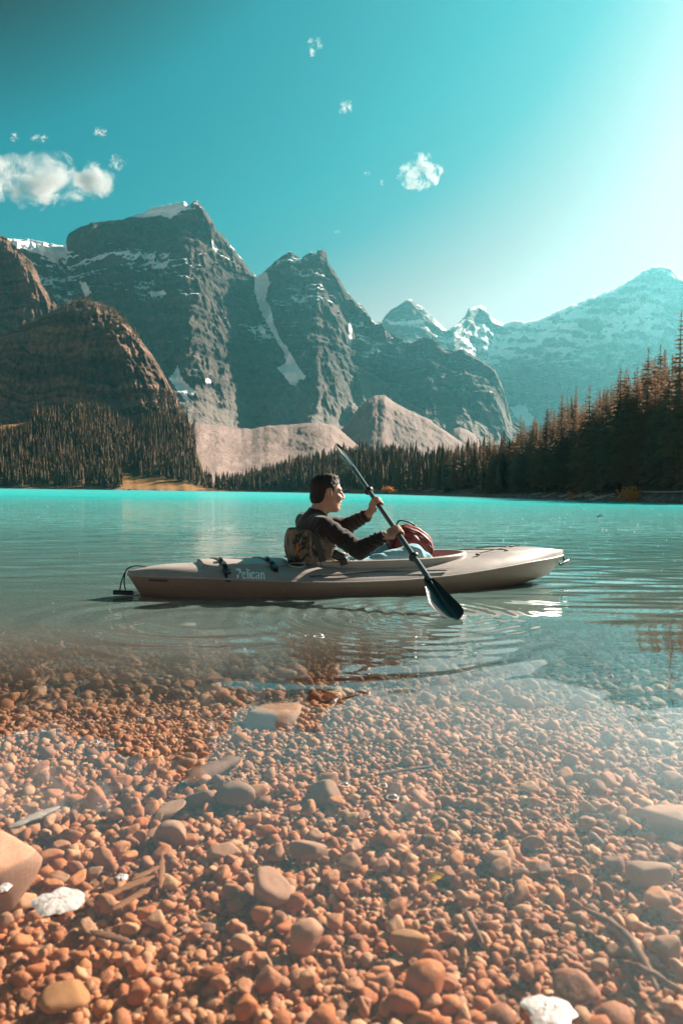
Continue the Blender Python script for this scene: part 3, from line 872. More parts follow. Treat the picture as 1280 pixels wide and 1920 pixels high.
# patches of finer gravel and silt between coarser ones
for arr in (near, mid, farp):
    cl = fbm(arr[:, 0] * 1.7, arr[:, 1] * 1.7, 6.6, 3)
    arr[:, 2] *= 1 + 0.55 * cl
allp = np.concatenate([near, mid, farp])
qx, qy = proj(np.stack([allp[:, 0], allp[:, 1], bed_z(allp[:, 0], allp[:, 1])], 1))
vis = (qx > 5) & (qx < 1275) & (qy < 1915)
score = np.where(vis, allp[:, 2] / (allp[:, 1] + 0.25), 0)
big = np.argsort(-score)[:285]
mask = np.ones(len(allp), bool); mask[big] = False
shapes_hi = []
for i in range(14):
    V, F = stone_shape(300 + i, 3, p=18 + (i % 4) * 8, cuts=9 + i % 5, flat=0.6)
    me = np_mesh('stone', V, F, True); me.materials.append(stone_one); shapes_hi.append(me)
for i in big:
    x, y, s = allp[i]
    o = bpy.data.objects.new('stone', shapes_hi[int(gr.integers(0, 14))])
    COL.objects.link(o)
    o.parent = lake_bed
    s *= 0.92
    o.location = (x, y, float(bed_z(x, y)) + s * 0.55 + 0.008)
    o.rotation_euler = (gr.normal(0, 0.22), gr.normal(0, 0.22), gr.uniform(0, 6.28))
    o.scale = (s, s, s)
def gravel(name, arr, sub, nshape, lift):
    VV, FF, TT, n = [], [], [], 0
    sh = [stone_shape(500 + 20 * sub + i, sub, p=22, cuts=8 + i % 4) for i in range(nshape)]
    N = len(arr)
    yaw_ = gr.uniform(0, 6.28, N); tl = gr.normal(0, 0.3, (N, 2)); pick = gr.integers(0, nshape, N); tint = gr.random(N)
    zz = bed_z(arr[:, 0], arr[:, 1]) + arr[:, 2] * gr.uniform(0.05, lift, N)
    for i in range(N):
        v, f = sh[pick[i]]
        s = arr[i, 2]
        cz, sz = math.cos(yaw_[i]), math.sin(yaw_[i]); a, b = tl[i]
        M = np.array([[cz, -sz, 0], [sz, cz, 0], [0, 0, 1]]) @ np.array([[1, 0, b], [0, 1, a], [-b, -a, 1]])
        VV.append((v * s) @ M.T + np.array([arr[i, 0], arr[i, 1], zz[i]])); FF.append(f + n); n += len(v)
        TT.append(np.full(len(v), tint[i], np.float32))
    me = np_mesh(name, np.concatenate(VV), np.concatenate(FF), True, {'tint': np.concatenate(TT)})
    return tag(link(name, me, stone_many, lake_bed), kind='stuff')
zone = np.concatenate([np.zeros(len(near)), np.ones(len(mid)), np.full(len(farp), 2)])
gravel('gravel', allp[mask & (zone == 0)], 2, 12, 0.62)
gravel('gravel', allp[mask & (zone == 1)], 1, 12, 0.6)
gravel('gravel', allp[mask & (zone == 2)], 1, 12, 0.6)
side = []
while len(side) < 11000:                                  # the bed goes on beyond the frame
    y = 0.2 + 5.2 * gr.random(); x = (gr.random() - 0.5) * 10
    if 0.6 * y + 0.3 <= abs(x) < 0.6 * y + 1.7: side.append((x, y, float(np.exp(gr.normal(math.log(0.0150), 0.4)).clip(0.007, 0.045))))
gravel('gravel', np.array(side), 1, 12, 0.6)

# larger rocks that stand out, each a thing
def rock(px, py, w, h, seed, label, color=None, yaw_=None, flat=0.62, lift=0.3, name='rock', zoff=0.0, tiltx=0.0, tilty=0.0):
    # first guess of where the sight line meets the bed
    zb = -0.12
    for _ in range(6):
        q = PZ(px, py, zb); zb = float(bed_z(q[0], q[1])) + 0.01
    s = w / 2 / FPX * q[1] * 1.02
    V, F = stone_shape(seed, 4, p=13, cuts=10, flat=flat)
    d = fbm(V[:, 0] * 4, V[:, 1] * 4, V[:, 2] * 4 + seed, 4, 0.6)
    V = V * (1 + 0.05 * d)[:, None]
    me = np_mesh(name, V, F, True)
    o = link(name, me, stone_one if color is None else color)
    o.location = (q[0], q[1], zb + s * lift + zoff); o.scale = (s, s, s)
    o.rotation_euler = (tiltx + gr.normal(0, 0.08), tilty + gr.normal(0, 0.08), gr.uniform(-0.5, 0.5) if yaw_ is None else yaw_)
    return tag(o, label, 'rock', 'larger rocks under the shallow water')
grey_m = flat_mat('grey_brown_rock', (0.40, 0.20, 0.125), 0.8, 0.45, 18, 0.5)
dark_m = flat_mat('dark_rock', (0.30, 0.15, 0.10), 0.8, 0.45, 18, 0.5)
pale_m = flat_mat('pale_rock', (0.50, 0.24, 0.14), 0.8, 0.3, 14, 0.5)
orange_m = flat_mat('orange_rock', (0.42, 0.18, 0.065), 0.75, 0.35, 16, 0.5)
rock(5, 1690, 175, 200, 901, 'large smooth brown rock cut off by the left edge, with a deep shadow under it', grey_m, 1.15, 0.8, 0.55, tiltx=-0.2)
rock(325, 1583, 74, 55, 902, 'rounded grey-brown rock just above the upright wood sliver', grey_m, 0.3, 0.7, 0.5)
rock(377, 1516, 58, 42, 903, 'dark round rock, the left one of a touching dark pair', dark_m, 0.1, 0.85, 0.55)
rock(440, 1512, 78, 50, 904, 'dark angular rock, the right one of a touching dark pair', dark_m, -0.2, 0.7, 0.5)
rock(318, 1530, 75, 55, 905, 'flat dull slab of rock left of the dark pair', grey_m, 0.6, 0.35, 0.3)
rock(506, 1690, 92, 62, 906, 'chunky reddish brown rock with a rough top, right of the wood slivers', grey_m, -0.1, 0.7, 0.5)
rock(576, 1612, 74, 44, 907, 'blocky pinkish brown rock above the chunky reddish rock', grey_m, 0.1, 0.7, 0.45)
rock(572, 1773, 70, 62, 908, 'pale flat-topped boxy rock in the lower middle', pale_m, 0.2, 0.7, 0.5)
rock(768, 1790, 82, 62, 909, 'wide flat orange-brown rock with a pointed right end', orange_m, -0.35, 0.5, 0.5)
rock(128, 1890, 100, 70, 910, 'bright orange rock near the bottom left corner', orange_m, 0.35, 0.6, 0.5)
rock(505, 1845, 60, 50, 911, 'dull brown rock below the pale boxy rock', None, 0.8, 0.7, 0.4)
rock(800, 1855, 74, 62, 912, 'rounded brown rock below the wide flat orange-brown one', None, 0.5, 0.7, 0.45)
rock(510, 1350, 110, 34, 913, 'long pale slab lying deep under the sky reflection', pale_m, 0.1, 0.35, 0.1)
rock(1262, 1555, 110, 50, 914, 'broad pale slab close to the right edge', pale_m, -0.35, 0.45, 0.4)
rock(1215, 1650, 80, 50, 915, 'angular brown rock below the broad pale slab', grey_m, 0.3, 0.6, 0.4)
rock(420, 1612, 66, 42, 916, 'flat pinkish rock between the round grey rock and the blocky one', pale_m, 0.1, 0.5, 0.4)
rock(1075, 1870, 90, 60, 917, 'large dark rock in the lower right corner area beside the white foam', None, 0.1, 0.6, 0.4)
rock(610, 1500, 60, 35, 918, 'small grey rock in the middle of the bed below the bubbles', grey_m, 0.1, 0.6, 0.4)

# wood slivers and branches on the bed
def wood_mat(name, c):
    t = NT(name)
    co = t.coords('Object', (1.0, 9.0, 9.0))
    n = t.noise(14, co, 5, 0.7)
    return t.done(t.mix(t.map_range(n, 0.3, 0.7), tuple(x * 0.5 for x in c), c), 0.8, t.bump(n, 0.6, 0.003), Specular_IOR_Level=0.3)
wood_a = wood_mat('wet_wood', (0.34, 0.13, 0.055))
wood_b = wood_mat('dark_branch', (0.22, 0.095, 0.055))
wood_c = wood_mat('silvered_wood', (0.40, 0.33, 0.29))
def bed_point(px, py, lift=0.02):
    zb = -0.12
    for _ in range(6):
        q = PZ(px, py, zb); zb = float(bed_z(q[0], q[1])) + lift
    return np.array([q[0], q[1], zb])
def sliver(path, w, mat, label, name='wood_sliver', cat='wood sliver', thick=0.3, lift=0.028, group=None):
    pts = np.array([bed_point(a, b, lift) for a, b in path])
    c = pts.mean(0)
    n = 12
    u = np.linspace(0, len(pts) - 1, n)
    P_ = np.stack([np.interp(u, np.arange(len(pts)), pts[:, k]) for k in range(3)], 1) - c
    rr = np.random.default_rng(int(path[0][0] * 7 + path[0][1]))
    W = w / FPX * c[1] / 2
    V, F = [], []
    m = 8
    for i in range(n):
        f = i / (n - 1)
        tdir = P_[min(i + 1, n - 1)] - P_[max(i - 1, 0)]; tdir /= np.linalg.norm(tdir)
        side = np.cross(tdir, [0, 0, 1]); side /= np.linalg.norm(side); up = np.cross(side, tdir)
        prof = min(1, 0.35 + 3.5 * min(f, 1 - f)) * (0.85 + 0.3 * rr.random())
        for j in range(m):
            a = 6.283 * j / m
            rad = W * prof * (1 + 0.15 * rr.normal())
            V.append(P_[i] + side * math.cos(a) * rad + up * math.sin(a) * rad * thick)
    for i in range(n - 1):
        for j in range(m):
            F.append((i * m + j, i * m + (j + 1) % m, (i + 1) * m + (j + 1) % m, (i + 1) * m + j))
    V = np.array(V); V = np.concatenate([V, [P_[0], P_[-1]]])
    F4 = F + [(j, len(V) - 2, len(V) - 2, (j + 1) % m)[:4] for j in range(0)]
    me = np_mesh(name, V, np.array(F4), True)
    o = link(name, me, mat); o.location = c
    return tag(o, label, cat, group)
g_ = 'wood slivers on the lake bed'
sliver([(172, 1690), (290, 1642)], 20, wood_a, 'long orange-brown wood sliver, the middle of a fan of three', group=g_)
sliver([(212, 1706), (282, 1664)], 20, wood_a, 'broad orange wood sliver, the lowest of a fan of three', group=g_)
sliver([(248, 1650), (300, 1624)], 16, wood_a, 'short orange wood sliver, the topmost of a fan of three', group=g_)
sliver([(304, 1604), (301, 1666)], 11, wood_a, 'thin upright wood sliver below the rounded grey-brown rock', group=g_)
sliver([(170, 1745), (248, 1768)], 18, wood_b, 'dark red wood sliver below the white foam patch', group=g_)
sliver([(130, 1706), (158, 1698)], 14, wood_a, 'small reddish wood sliver touching the white foam patch', group=g_)
sliver([(18, 1552), (112, 1512)], 22, wood_c, 'flat silvery strip of wood near the left edge', group=g_)
sliver([(345, 1468), (448, 1422)], 34, wood_b, 'half buried dull log in the shallows left of the middle', 'sunken_log', 'log', 0.8)
sliver([(1088, 1700), (1140, 1728), (1178, 1757), (1205, 1800), (1232, 1858)], 17, wood_b, 'long bent dark branch lying on the bed at the lower right', 'sunken_branch', 'branch', 0.9)
sliver([(1180, 1805), (1280, 1862)], 18, wood_b, 'thick dark stick running off the lower right edge', 'sunken_branch', 'branch', 0.9)
sliver([(706, 1452), (812, 1436)], 7, wood_b, 'thin faint twig lying across the bed above the silty patch', 'sunken_branch', 'branch', 0.9)
sliver([(1108, 1560), (1130, 1582)], 8, wood_c, 'tiny pale twig on the bed right of the middle', 'sunken_branch', 'branch', 0.9)
sliver([(870, 1705), (905, 1770)], 12, wood_b, 'short dark stick between stones right of the yellow leaf', 'sunken_branch', 'branch', 0.9)
# ------------------------------------------------------------------ kayak (local frame: u along the boat towards the bow, v across, z up from the waterline)
KYAW = D2R(19)
KORG = Vector((0, 4.36, 0))
KA = np.array([math.cos(KYAW), math.sin(KYAW), 0]); KB = np.array([-math.sin(KYAW), math.cos(KYAW), 0])
def to_local(p):
    q = np.asarray(p, float) - np.array(KORG)
    return np.array([q @ KA, q @ KB, q[2]])
def LK(px, py, v):
    d = ray(px, py); tt = (v - (CPOS - np.array(KORG)) @ KB) / (d @ KB)
    return to_local(CPOS + d * tt)

U0, U1 = -1.30, 1.69
def hbeam(u):
    s = np.clip(np.abs((np.asarray(u, float) - 0.19) / 1.50), 0, 1)
    return 0.335 * (1 - s ** 2.25) ** 0.78
def seam_z(u): return np.interp(u, [-1.3, -1.0, -.7, -.4, -.1, .3, .65, 1.0, 1.3, 1.69], [.124, .120, .110, .096, .085, .088, .106, .138, .166, .188])
def crown_z(u): return np.interp(u, [-1.3, -1.22, -1.1, -.9, -.4, 0, .5, .8, 1.1, 1.4, 1.6, 1.69], [.140, .162, .176, .178, .176, .172, .186, .202, .226, .240, .238, .212])
def smooth_tab(fn):
    us = np.linspace(-1.4, 1.8, 321); vs = fn(us)
    k = np.hanning(33); k /= k.sum()
    sm = np.convolve(np.pad(vs, 16, 'edge'), k, 'valid')
    return lambda u: np.interp(u, us, sm)
seam_z = smooth_tab(seam_z); crown_z = smooth_tab(crown_z)
def deck_z(u, e):
    zs, zc = seam_z(u), crown_z(u)
    return zs + 0.004 + (zc - zs) * (1 - np.abs(e) ** 4.6)
def deck_pt(u, e): return np.array([u, e * float(hbeam(u)), float(deck_z(u, e))])

def plastic(name, c, rough, spec=0.45, droplets=False):
    t = NT(name)
    co = t.coords('Object')
    n1 = t.noise(3.5, co, 5, 0.65); n2 = t.noise(260, co, 2, 0.5)
    sc = t.noise(1.0, t.coords('Object', (4, 90, 40)), 4, 0.7)
    col = t.mix(t.map_range(n1, 0.35, 0.7), tuple(x * 0.88 for x in c), tuple(min(1, x * 1.08) for x in c))
    col = t.mix(t.map_range(sc, 0.56, 0.70, 0.0, 0.5), col, tuple(min(1, x * 1.5 + .02) for x in c))
    h = n2
    r = t.map_range(n1, 0.3, 0.7, rough - .06, rough + .1)
    if droplets:
        vo = t.n('TexVoronoi', {'Vector': co, 'Scale': 95.0}); vo.feature = 'F1'
        h = t.math('ADD', t.math('MULTIPLY', n2, 0.15), t.math('MULTIPLY', t.map_range(vo.outputs[0], 0.0, 0.28, 1.0, 0.0, True), t.map_range(n1, 0.48, 0.6)))
    return t.done(col, r, t.bump(h, 0.35, 0.0015), Specular_IOR_Level=spec)
deck_m = plastic('tan_plastic', (0.37, 0.308, 0.28), 0.38, 0.5, True)
hull_m = plastic('brown_plastic', (0.31, 0.19, 0.14), 0.42)
rim_m = plastic('tan_rim', (0.43, 0.35, 0.31), 0.35)
black_m = flat_mat('black_plastic', (0.018, 0.018, 0.018), 0.45, 0.3, 60)
cord_m = flat_mat('black_cord', (0.02, 0.02, 0.021), 0.8, 0.4, 200, 0.2)
inner_m = plastic('inner_plastic', (0.20, 0.16, 0.14), 0.5)
white_m = flat_mat('white_lettering', (0.90, 0.90, 0.88), 0.5, 0.08, 80)

kayak = empty('kayak', KORG, KYAW)
tag(kayak, 'tan and brown sit-in kayak floating on the shallow lake', 'kayak')
ns = 150
ss = np.linspace(-1, 1, ns)
ss = np.sign(ss) * (1 - (1 - np.abs(ss)) ** 1.5)
def station_u(l):
    a, b = U0 + 0.075 * l, U1 - 0.115 * l
    return (a + b) / 2 + (b - a) / 2 * ss
# hull: rings from the near seam round the keel to the far seam
us0 = station_u(0)
hb = hbeam(us0)
keel = np.interp(us0, [-1.3, -1.15, -.8, 0, .8, 1.2, 1.5, 1.69], [.0, -.03, -.075, -.09, -.065, -.025, .012, .05])
prof = [(1.0, 0.0), (0.985, .12), (0.955, .3), (.90, .52), (.84, .68), (.74, .80), (.55, .92), (.28, .98), (0, 1.0)]
rows = []
for sgn in (-1, 1):
    seq = prof if sgn < 0 else prof[:-1][::-1]
    for w, l in seq:
        u = station_u(l)
        z = seam_z(us0) * (1 - l) + keel * l
        rows.append(np.stack([u, sgn * w * hb, z], 1))
G = np.stack(rows, 0)
me = np_mesh('hull', G.reshape(-1, 3), grid_faces(*G.shape[:2]), True)
link('hull', me, hull_m, kayak)
# seam bead
def tube(pts, rad, n=8, closed=False, ry=None):
    pts = np.asarray(pts, float); N = len(pts)
    V, F = [], []
    for i in range(N):
        a = pts[(i - 1) % N] if (closed or i > 0) else pts[i]
        b = pts[(i + 1) % N] if (closed or i < N - 1) else pts[i]
        d = b - a; d /= max(np.linalg.norm(d), 1e-9)
        ref = np.array([0, 0, 1.0]) if abs(d[2]) < 0.9 else np.array([1.0, 0, 0])
        s_ = np.cross(d, ref); s_ /= np.linalg.norm(s_); w_ = np.cross(s_, d)
        r_ = rad[i] if hasattr(rad, '__len__') else rad
        for j in range(n):
            an = 6.283185 * j / n
            V.append(pts[i] + s_ * math.cos(an) * r_ + w_ * math.sin(an) * (r_ if ry is None else ry))
    M = N if closed else N - 1
    for i in range(M):
        for j in range(n):
            F.append((i * n + j, i * n + (j + 1) % n, ((i + 1) % N) * n + (j + 1) % n, ((i + 1) % N) * n + j))
    if not closed:
        for base in (0, (N - 1) * n):
            for j in range(1, n - 1, 2):
                F.append((base, base + j, base + j + 1, base + min(j + 2, n - 1)))
    return np.array(V), np.array(F)
def curve_pts(pts, n=24):
    pts = np.asarray(pts, float); m = len(pts)
    if m < 3: return np.stack([np.linspace(pts[0], pts[-1], n)], 0)[0]
    P_ = np.concatenate([[2 * pts[0] - pts[1]], pts, [2 * pts[-1] - pts[-2]]])
    out = []
    for q in np.linspace(0, m - 1 - 1e-6, n):
        i = int(q); f = q - i
        a, b, c, d = P_[i], P_[i + 1], P_[i + 2], P_[i + 3]
        out.append(0.5 * (2 * b + (c - a) * f + (2 * a - 5 * b + 4 * c - d) * f * f + (3 * b - a - 3 * c + d) * f ** 3))
    return np.array(out)
def tube_obj(name, pts, rad, mat, parent, n=8, closed=False, res=None, ry=None):
    if res: pts = curve_pts(pts, res)
    v, f = tube(pts, rad, n, closed, ry)
    return link(name, np_mesh(name, v, f, True), mat, parent)
def bevel_box(name, size, loc, rot, mat, parent, bev=0.2, seg=2):
    bm = bmesh.new(); bmesh.ops.create_cube(bm, size=1.0)
    for v in bm.verts: v.co = Vector((v.co.x * size[0], v.co.y * size[1], v.co.z * size[2]))
    bmesh.ops.bevel(bm, geom=bm.edges[:], offset=min(size) * bev, segments=seg, affect='EDGES', profile=0.6)
    M = Matrix.Translation(loc) @ Euler(rot).to_matrix().to_4x4()
    bm.transform(M)
    me = bpy.data.meshes.new(name); bm.to_mesh(me); bm.free()
    for p_ in me.polygons: p_.use_smooth = True
    return link(name, me, mat, parent)
lipv, lipf = tube(np.concatenate([np.stack([us0, -hb - 0.002, seam_z(us0) + 0.001], 1), np.stack([us0, hb + 0.002, seam_z(us0) + 0.001], 1)[::-1][1:-1]]), 0.0065, 6, True, 0.0055)
link('seam_bead', np_mesh('seam_bead', lipv, lipf, True), rim_m, kayak)

# deck with the cockpit opening left out
CU, CL, CW = 0.275, 0.575, 0.235
def cockpit(a, k=1.0):
    c, s = np.cos(a), np.sin(a)
    e = 2 / 2.35
    return CU + CL * k * np.sign(c) * np.abs(c) ** e, CW * k * np.sign(s) * np.abs(s) ** e
ne = 90
ee = np.sin(np.linspace(-math.pi / 2, math.pi / 2, ne))
nu = 300
uu = (U0 + U1) / 2 + (U1 - U0) / 2 * np.sign(np.linspace(-1, 1, nu)) * (1 - (1 - np.abs(np.linspace(-1, 1, nu))) ** 1.35)
UU, EE = np.meshgrid(uu, ee, indexing='ij')
HB = hbeam(UU)
ZZ = deck_z(UU, EE)
ZZ = ZZ + 0.010 * np.exp(-((np.abs(EE) - 0.55) / 0.1) ** 2) * sstep(0.85, 1.0, UU) * sstep(1.65, 1.3, UU)
# recess beside the cockpit along both sides
ZZ -= 0.006 * np.exp(-((np.abs(EE) - 0.90) / 0.035) ** 2) * sstep(-0.45, -0.2, UU) * sstep(0.75, 0.5, UU)
G = np.stack([UU, EE * HB, ZZ], -1)
F = grid_faces(nu, ne)
cen = G.reshape(-1, 3)[F].mean(1)
ins = (np.abs((cen[:, 0] - CU) / CL) ** 2.35 + np.abs(cen[:, 1] / CW) ** 2.35) < 0.93
link('deck', np_mesh('deck', G.reshape(-1, 3), F[~ins], True), deck_m, kayak)
# coaming rim
an = np.linspace(0, 2 * math.pi, 121)[:-1]
profR = [(1.075, -0.030), (1.085, -0.012), (1.105, 0.004), (1.105, 0.016), (1.06, 0.024), (1.0, 0.022), (0.955, 0.012), (0.945, -0.01), (0.94, -0.05)]
rows = []
for k, dz in profR:
    cu, cv = cockpit(an, 1.0)
    cu2, cv2 = CU + (cu - CU) * (1 + (k - 1) * 0.45), cv * k
    base = np.interp(cu, [-.35, 0, .5, .9], [.176, .180, .190, .214])
    rows.append(np.stack([cu2, cv2, base + dz], 1))
G = np.stack(rows, 0); G = np.concatenate([G, G[:, :1]], 1)
link('cockpit_rim', np_mesh('cockpit_rim', G.reshape(-1, 3), grid_faces(*G.shape[:2]), True), rim_m, kayak)
rows = []
for k, z in ((0.955, 0.15), (0.95, 0.05), (0.9, -0.02), (0.75, -0.05), (0.3, -0.055), (0.01, -0.055)):
    cu, cv = cockpit(an, k); rows.append(np.stack([cu, cv, np.full(len(an), z)], 1))
G = np.stack(rows, 0); G = np.concatenate([G, G[:, :1]], 1)
link('cockpit_tub', np_mesh('cockpit_tub', G.reshape(-1, 3), grid_faces(*G.shape[:2]), True), inner_m, kayak)
# hatch cover with two straps
hu = np.linspace(-0.90, -0.37, 60); he = np.linspace(-1, 1, 30)
HU, HE = np.meshgrid(hu, he, indexing='ij')
hw = 0.185 * (1 - np.abs((HU + 0.635) / 0.275) ** 6) ** 0.4
edge = np.maximum(np.abs((HU + 0.635) / 0.265), np.abs(HE))
top = np.where(edge < 0.97, 0.020, 0.020 * (1 - (edge - 0.97) / 0.03).clip(0, 1)) + 0.007 * (1 - HE ** 2)
hz = deck_z(HU, HE * hw / hbeam(HU)) - 0.004 + top
link('hatch_cover', np_mesh('hatch_cover', np.stack([HU, HE * hw, hz], -1).reshape(-1, 3), grid_faces(60, 30), True), deck_m, kayak)
def ribbon(name, pts, width_dir, w, th, mat, parent):
    pts = np.asarray(pts); wd = np.asarray(width_dir, float)
    V, F = [], []
    for p_ in pts:
        for a, b in ((-1, 0), (1, 0), (1, 1), (-1, 1)): V.append(p_ + wd * a * w / 2 + np.array([0, 0, th * b]))
    for i in range(len(pts) - 1):
        for j in range(4): F.append((i * 4 + j, i * 4 + (j + 1) % 4, (i + 1) * 4 + (j + 1) % 4, (i + 1) * 4 + j))
    F.append((0, 1, 2, 3)); e = (len(pts) - 1) * 4; F.append((e, e + 3, e + 2, e + 1))
    return link(name, np_mesh(name, np.array(V), np.array(F), False), mat, parent)
for us_, lean in ((-0.785, 0.03), (-0.505, 0.03)):
    vs_ = np.linspace(-0.245, 0.20, 24)
    sp = []
    for v in vs_:
        inside = abs(v) < 0.183
        z = float(deck_z(us_, v / float(hbeam(us_)))) + (0.024 if inside else 0.003)
        sp.append((us_ - v * 0.10, v, z))
    st_ = ribbon('strap', sp, (1, 0, 0), 0.026, 0.003, black_m, kayak)
    bevel_box('buckle', (0.040, 0.058, 0.012), (us_ + 0.021, -0.207, float(deck_z(us_, -0.207 / float(hbeam(us_)))) + 0.012), (0.28, 0, 0), black_m, st_, 0.3)
    bevel_box('buckle_tongue', (0.022, 0.045, 0.016), (us_ + 0.004, -0.10, float(deck_z(us_, 0.3)) + 0.034), (0.15, 0, 0), black_m, st_, 0.3)
# recessed carry handle behind the cockpit
ringp = [deck_pt(-0.335 + 0.05 * math.cos(a), -0.52 + 0.16 * math.sin(a)) + np.array([0, 0, 0.004]) for a in np.linspace(0, 6.283, 33)[:-1]]
rg = tube_obj('cup_recess_ring', ringp, 0.006, rim_m, kayak, 8, True)
dk = [deck_pt(-0.335 + 0.042 * math.cos(a) * k, -0.52 + 0.13 * math.sin(a) * k) + np.array([0, 0, 0.0045]) for k in (1.0, 0.5, 0.02) for a in np.linspace(0, 6.283, 33)]
link('recess', np_mesh('recess', np.array(dk), grid_faces(3, 33), True), black_m, rg)
bevel_box('seat_strap_cleat', (0.085, 0.03, 0.012), (-0.30, 0.10, 0.205), (0, 0, 0), black_m, kayak, 0.3)
bevel_box('cleat_foot', (0.03, 0.025, 0.03), (-0.30, 0.10, 0.190), (0, 0, 0), black_m, kayak, 0.3)
# cords
side = [deck_pt(-0.29, -0.935), deck_pt(-0.1, -0.90), deck_pt(0.06, -0.86), deck_pt(0.25, -0.865), deck_pt(0.45, -0.90), deck_pt(0.60, -0.93)]
tube_obj('side_bungee', np.array(side) + np.array([0, -0.002, 0.006]), 0.0042, cord_m, kayak, 6, False, 40)
for pts in ([(0.90, -0.55), (1.12, -0.25), (1.30, 0.35)], [(0.86, 0.55), (0.98, 0.1), (1.14, -0.52)], [(1.06, 0.6), (1.2, 0.3), (1.34, 0.1)]):
    base_ = curve_pts([deck_pt(a, b) for a, b in pts], 24)
    base_[:, 2] = [float(deck_z(q[0], q[1] / float(hbeam(q[0])))) + 0.016 for q in base_]
    tube_obj('deck_bungee', base_, 0.0035, cord_m, kayak, 6)
for a, b in ((0.90, -0.55), (1.14, -0.52), (0.86, 0.55), (1.30, 0.35)):
    q = deck_pt(a, b); bevel_box('deck_fitting', (0.03, 0.014, 0.012), (q[0], q[1], q[2] + 0.012), (0, 0, 0.2), black_m, kayak, 0.3)
# grab handles on both ends: cord loop and toggle
tb = LK(231, 1111, 0.0)
tip = np.array([-1.285, 0, 0.152])
h1 = tube_obj('grab_rope', [(-1.20, 0.02, 0.166), (-1.25, 0.01, 0.176), tip + np.array([-0.012, 0, 0.012]), tip + np.array([-0.034, 0, -0.02]), (tb[0] - 0.012, 0, tb[2] + 0.05), (tb[0] - 0.018, 0, tb[2])], 0.0042, cord_m, kayak, 6, False, 36)
tube_obj('rope_strand', [tip + np.array([-0.030, -.004, -0.01]), (tb[0] + 0.006, -0.004, tb[2] + 0.055), (tb[0] + 0.018, 0, tb[2])], 0.0042, cord_m, h1, 6, False, 16)
tube_obj('toggle', [(tb[0] - 0.056, 0, tb[2] + .003), (tb[0] - 0.05, 0, tb[2] + .003), (tb[0] + 0.05, 0, tb[2] - .003), (tb[0] + 0.056, 0, tb[2] - .003)], [0.010, 0.0135, 0.0135, 0.010], black_m, h1, 12)
tb2 = LK(1056, 1054, 0.0)
h2 = tube_obj('grab_rope', [(1.675, -0.012, 0.205), (tb2[0] - 0.012, -0.012, tb2[2] + 0.03), (tb2[0] - 0.01, -0.012, tb2[2])], 0.0038, cord_m, kayak, 6, False, 16)
tube_obj('rope_strand', [(1.685, 0.012, 0.205), (tb2[0] + 0.012, 0.012, tb2[2] + 0.03), (tb2[0] + 0.012, 0.012, tb2[2])], 0.0038, cord_m, h2, 6, False, 16)
tube_obj('toggle', [(tb2[0] - 0.055, -0.03, tb2[2] - .012), (tb2[0] - 0.05, -0.028, tb2[2] - .011), (tb2[0] + 0.06, 0.028, tb2[2] + .008), (tb2[0] + 0.066, 0.03, tb2[2] + .009)], [0.009, 0.0125, 0.0125, 0.009], black_m, h2, 12)
# registration plate near the stern
pl = []
for k in range(2):
    for u in np.linspace(-1.19, -1.09, 12):
        l = 0.10 + 0.11 * k
        pl.append((u + 0.002, -(float(hbeam(u)) * (0.992 - 0.01 * k) + 0.0015), float(seam_z(u)) * (1 - l) + 0.0 - 0.002))
link('serial_plate', np_mesh('serial_plate', np.array(pl), grid_faces(2, 12), True), black_m, kayak)

# lettering on the side of the deck
def letter_mesh(text, size, shear=0.12, bold=0.012, xs=0.8):
    cu = bpy.data.curves.new('lettering', 'FONT'); cu.body = text; cu.size = size; cu.shear = shear; cu.offset = bold * size
    cu.resolution_u = 3; cu.fill_mode = 'FRONT' if hasattr(cu, 'fill_mode') else cu.fill_mode
    ob = bpy.data.objects.new('lettering', cu); COL.objects.link(ob)
    dg = bpy.context.evaluated_depsgraph_get(); dg.update()
    me = bpy.data.meshes.new_from_object(ob.evaluated_get(dg))
    bpy.data.objects.remove(ob); 
    bm = bmesh.new(); bm.from_mesh(me); bpy.data.meshes.remove(me)
    bmesh.ops.triangulate(bm, faces=bm.faces[:])
    bmesh.ops.subdivide_edges(bm, edges=[e for e in bm.edges if e.calc_length() > size * 0.12], cuts=2, use_grid_fill=False)
    bmesh.ops.triangulate(bm, faces=bm.faces[:])
    V = np.array([v.co[:2] for v in bm.verts]); F = np.array([[v.index for v in f.verts] for f in bm.faces]); bm.free()
    V[:, 0] *= xs
    V[:, 0] -= V[:, 0].min()
    return V, F
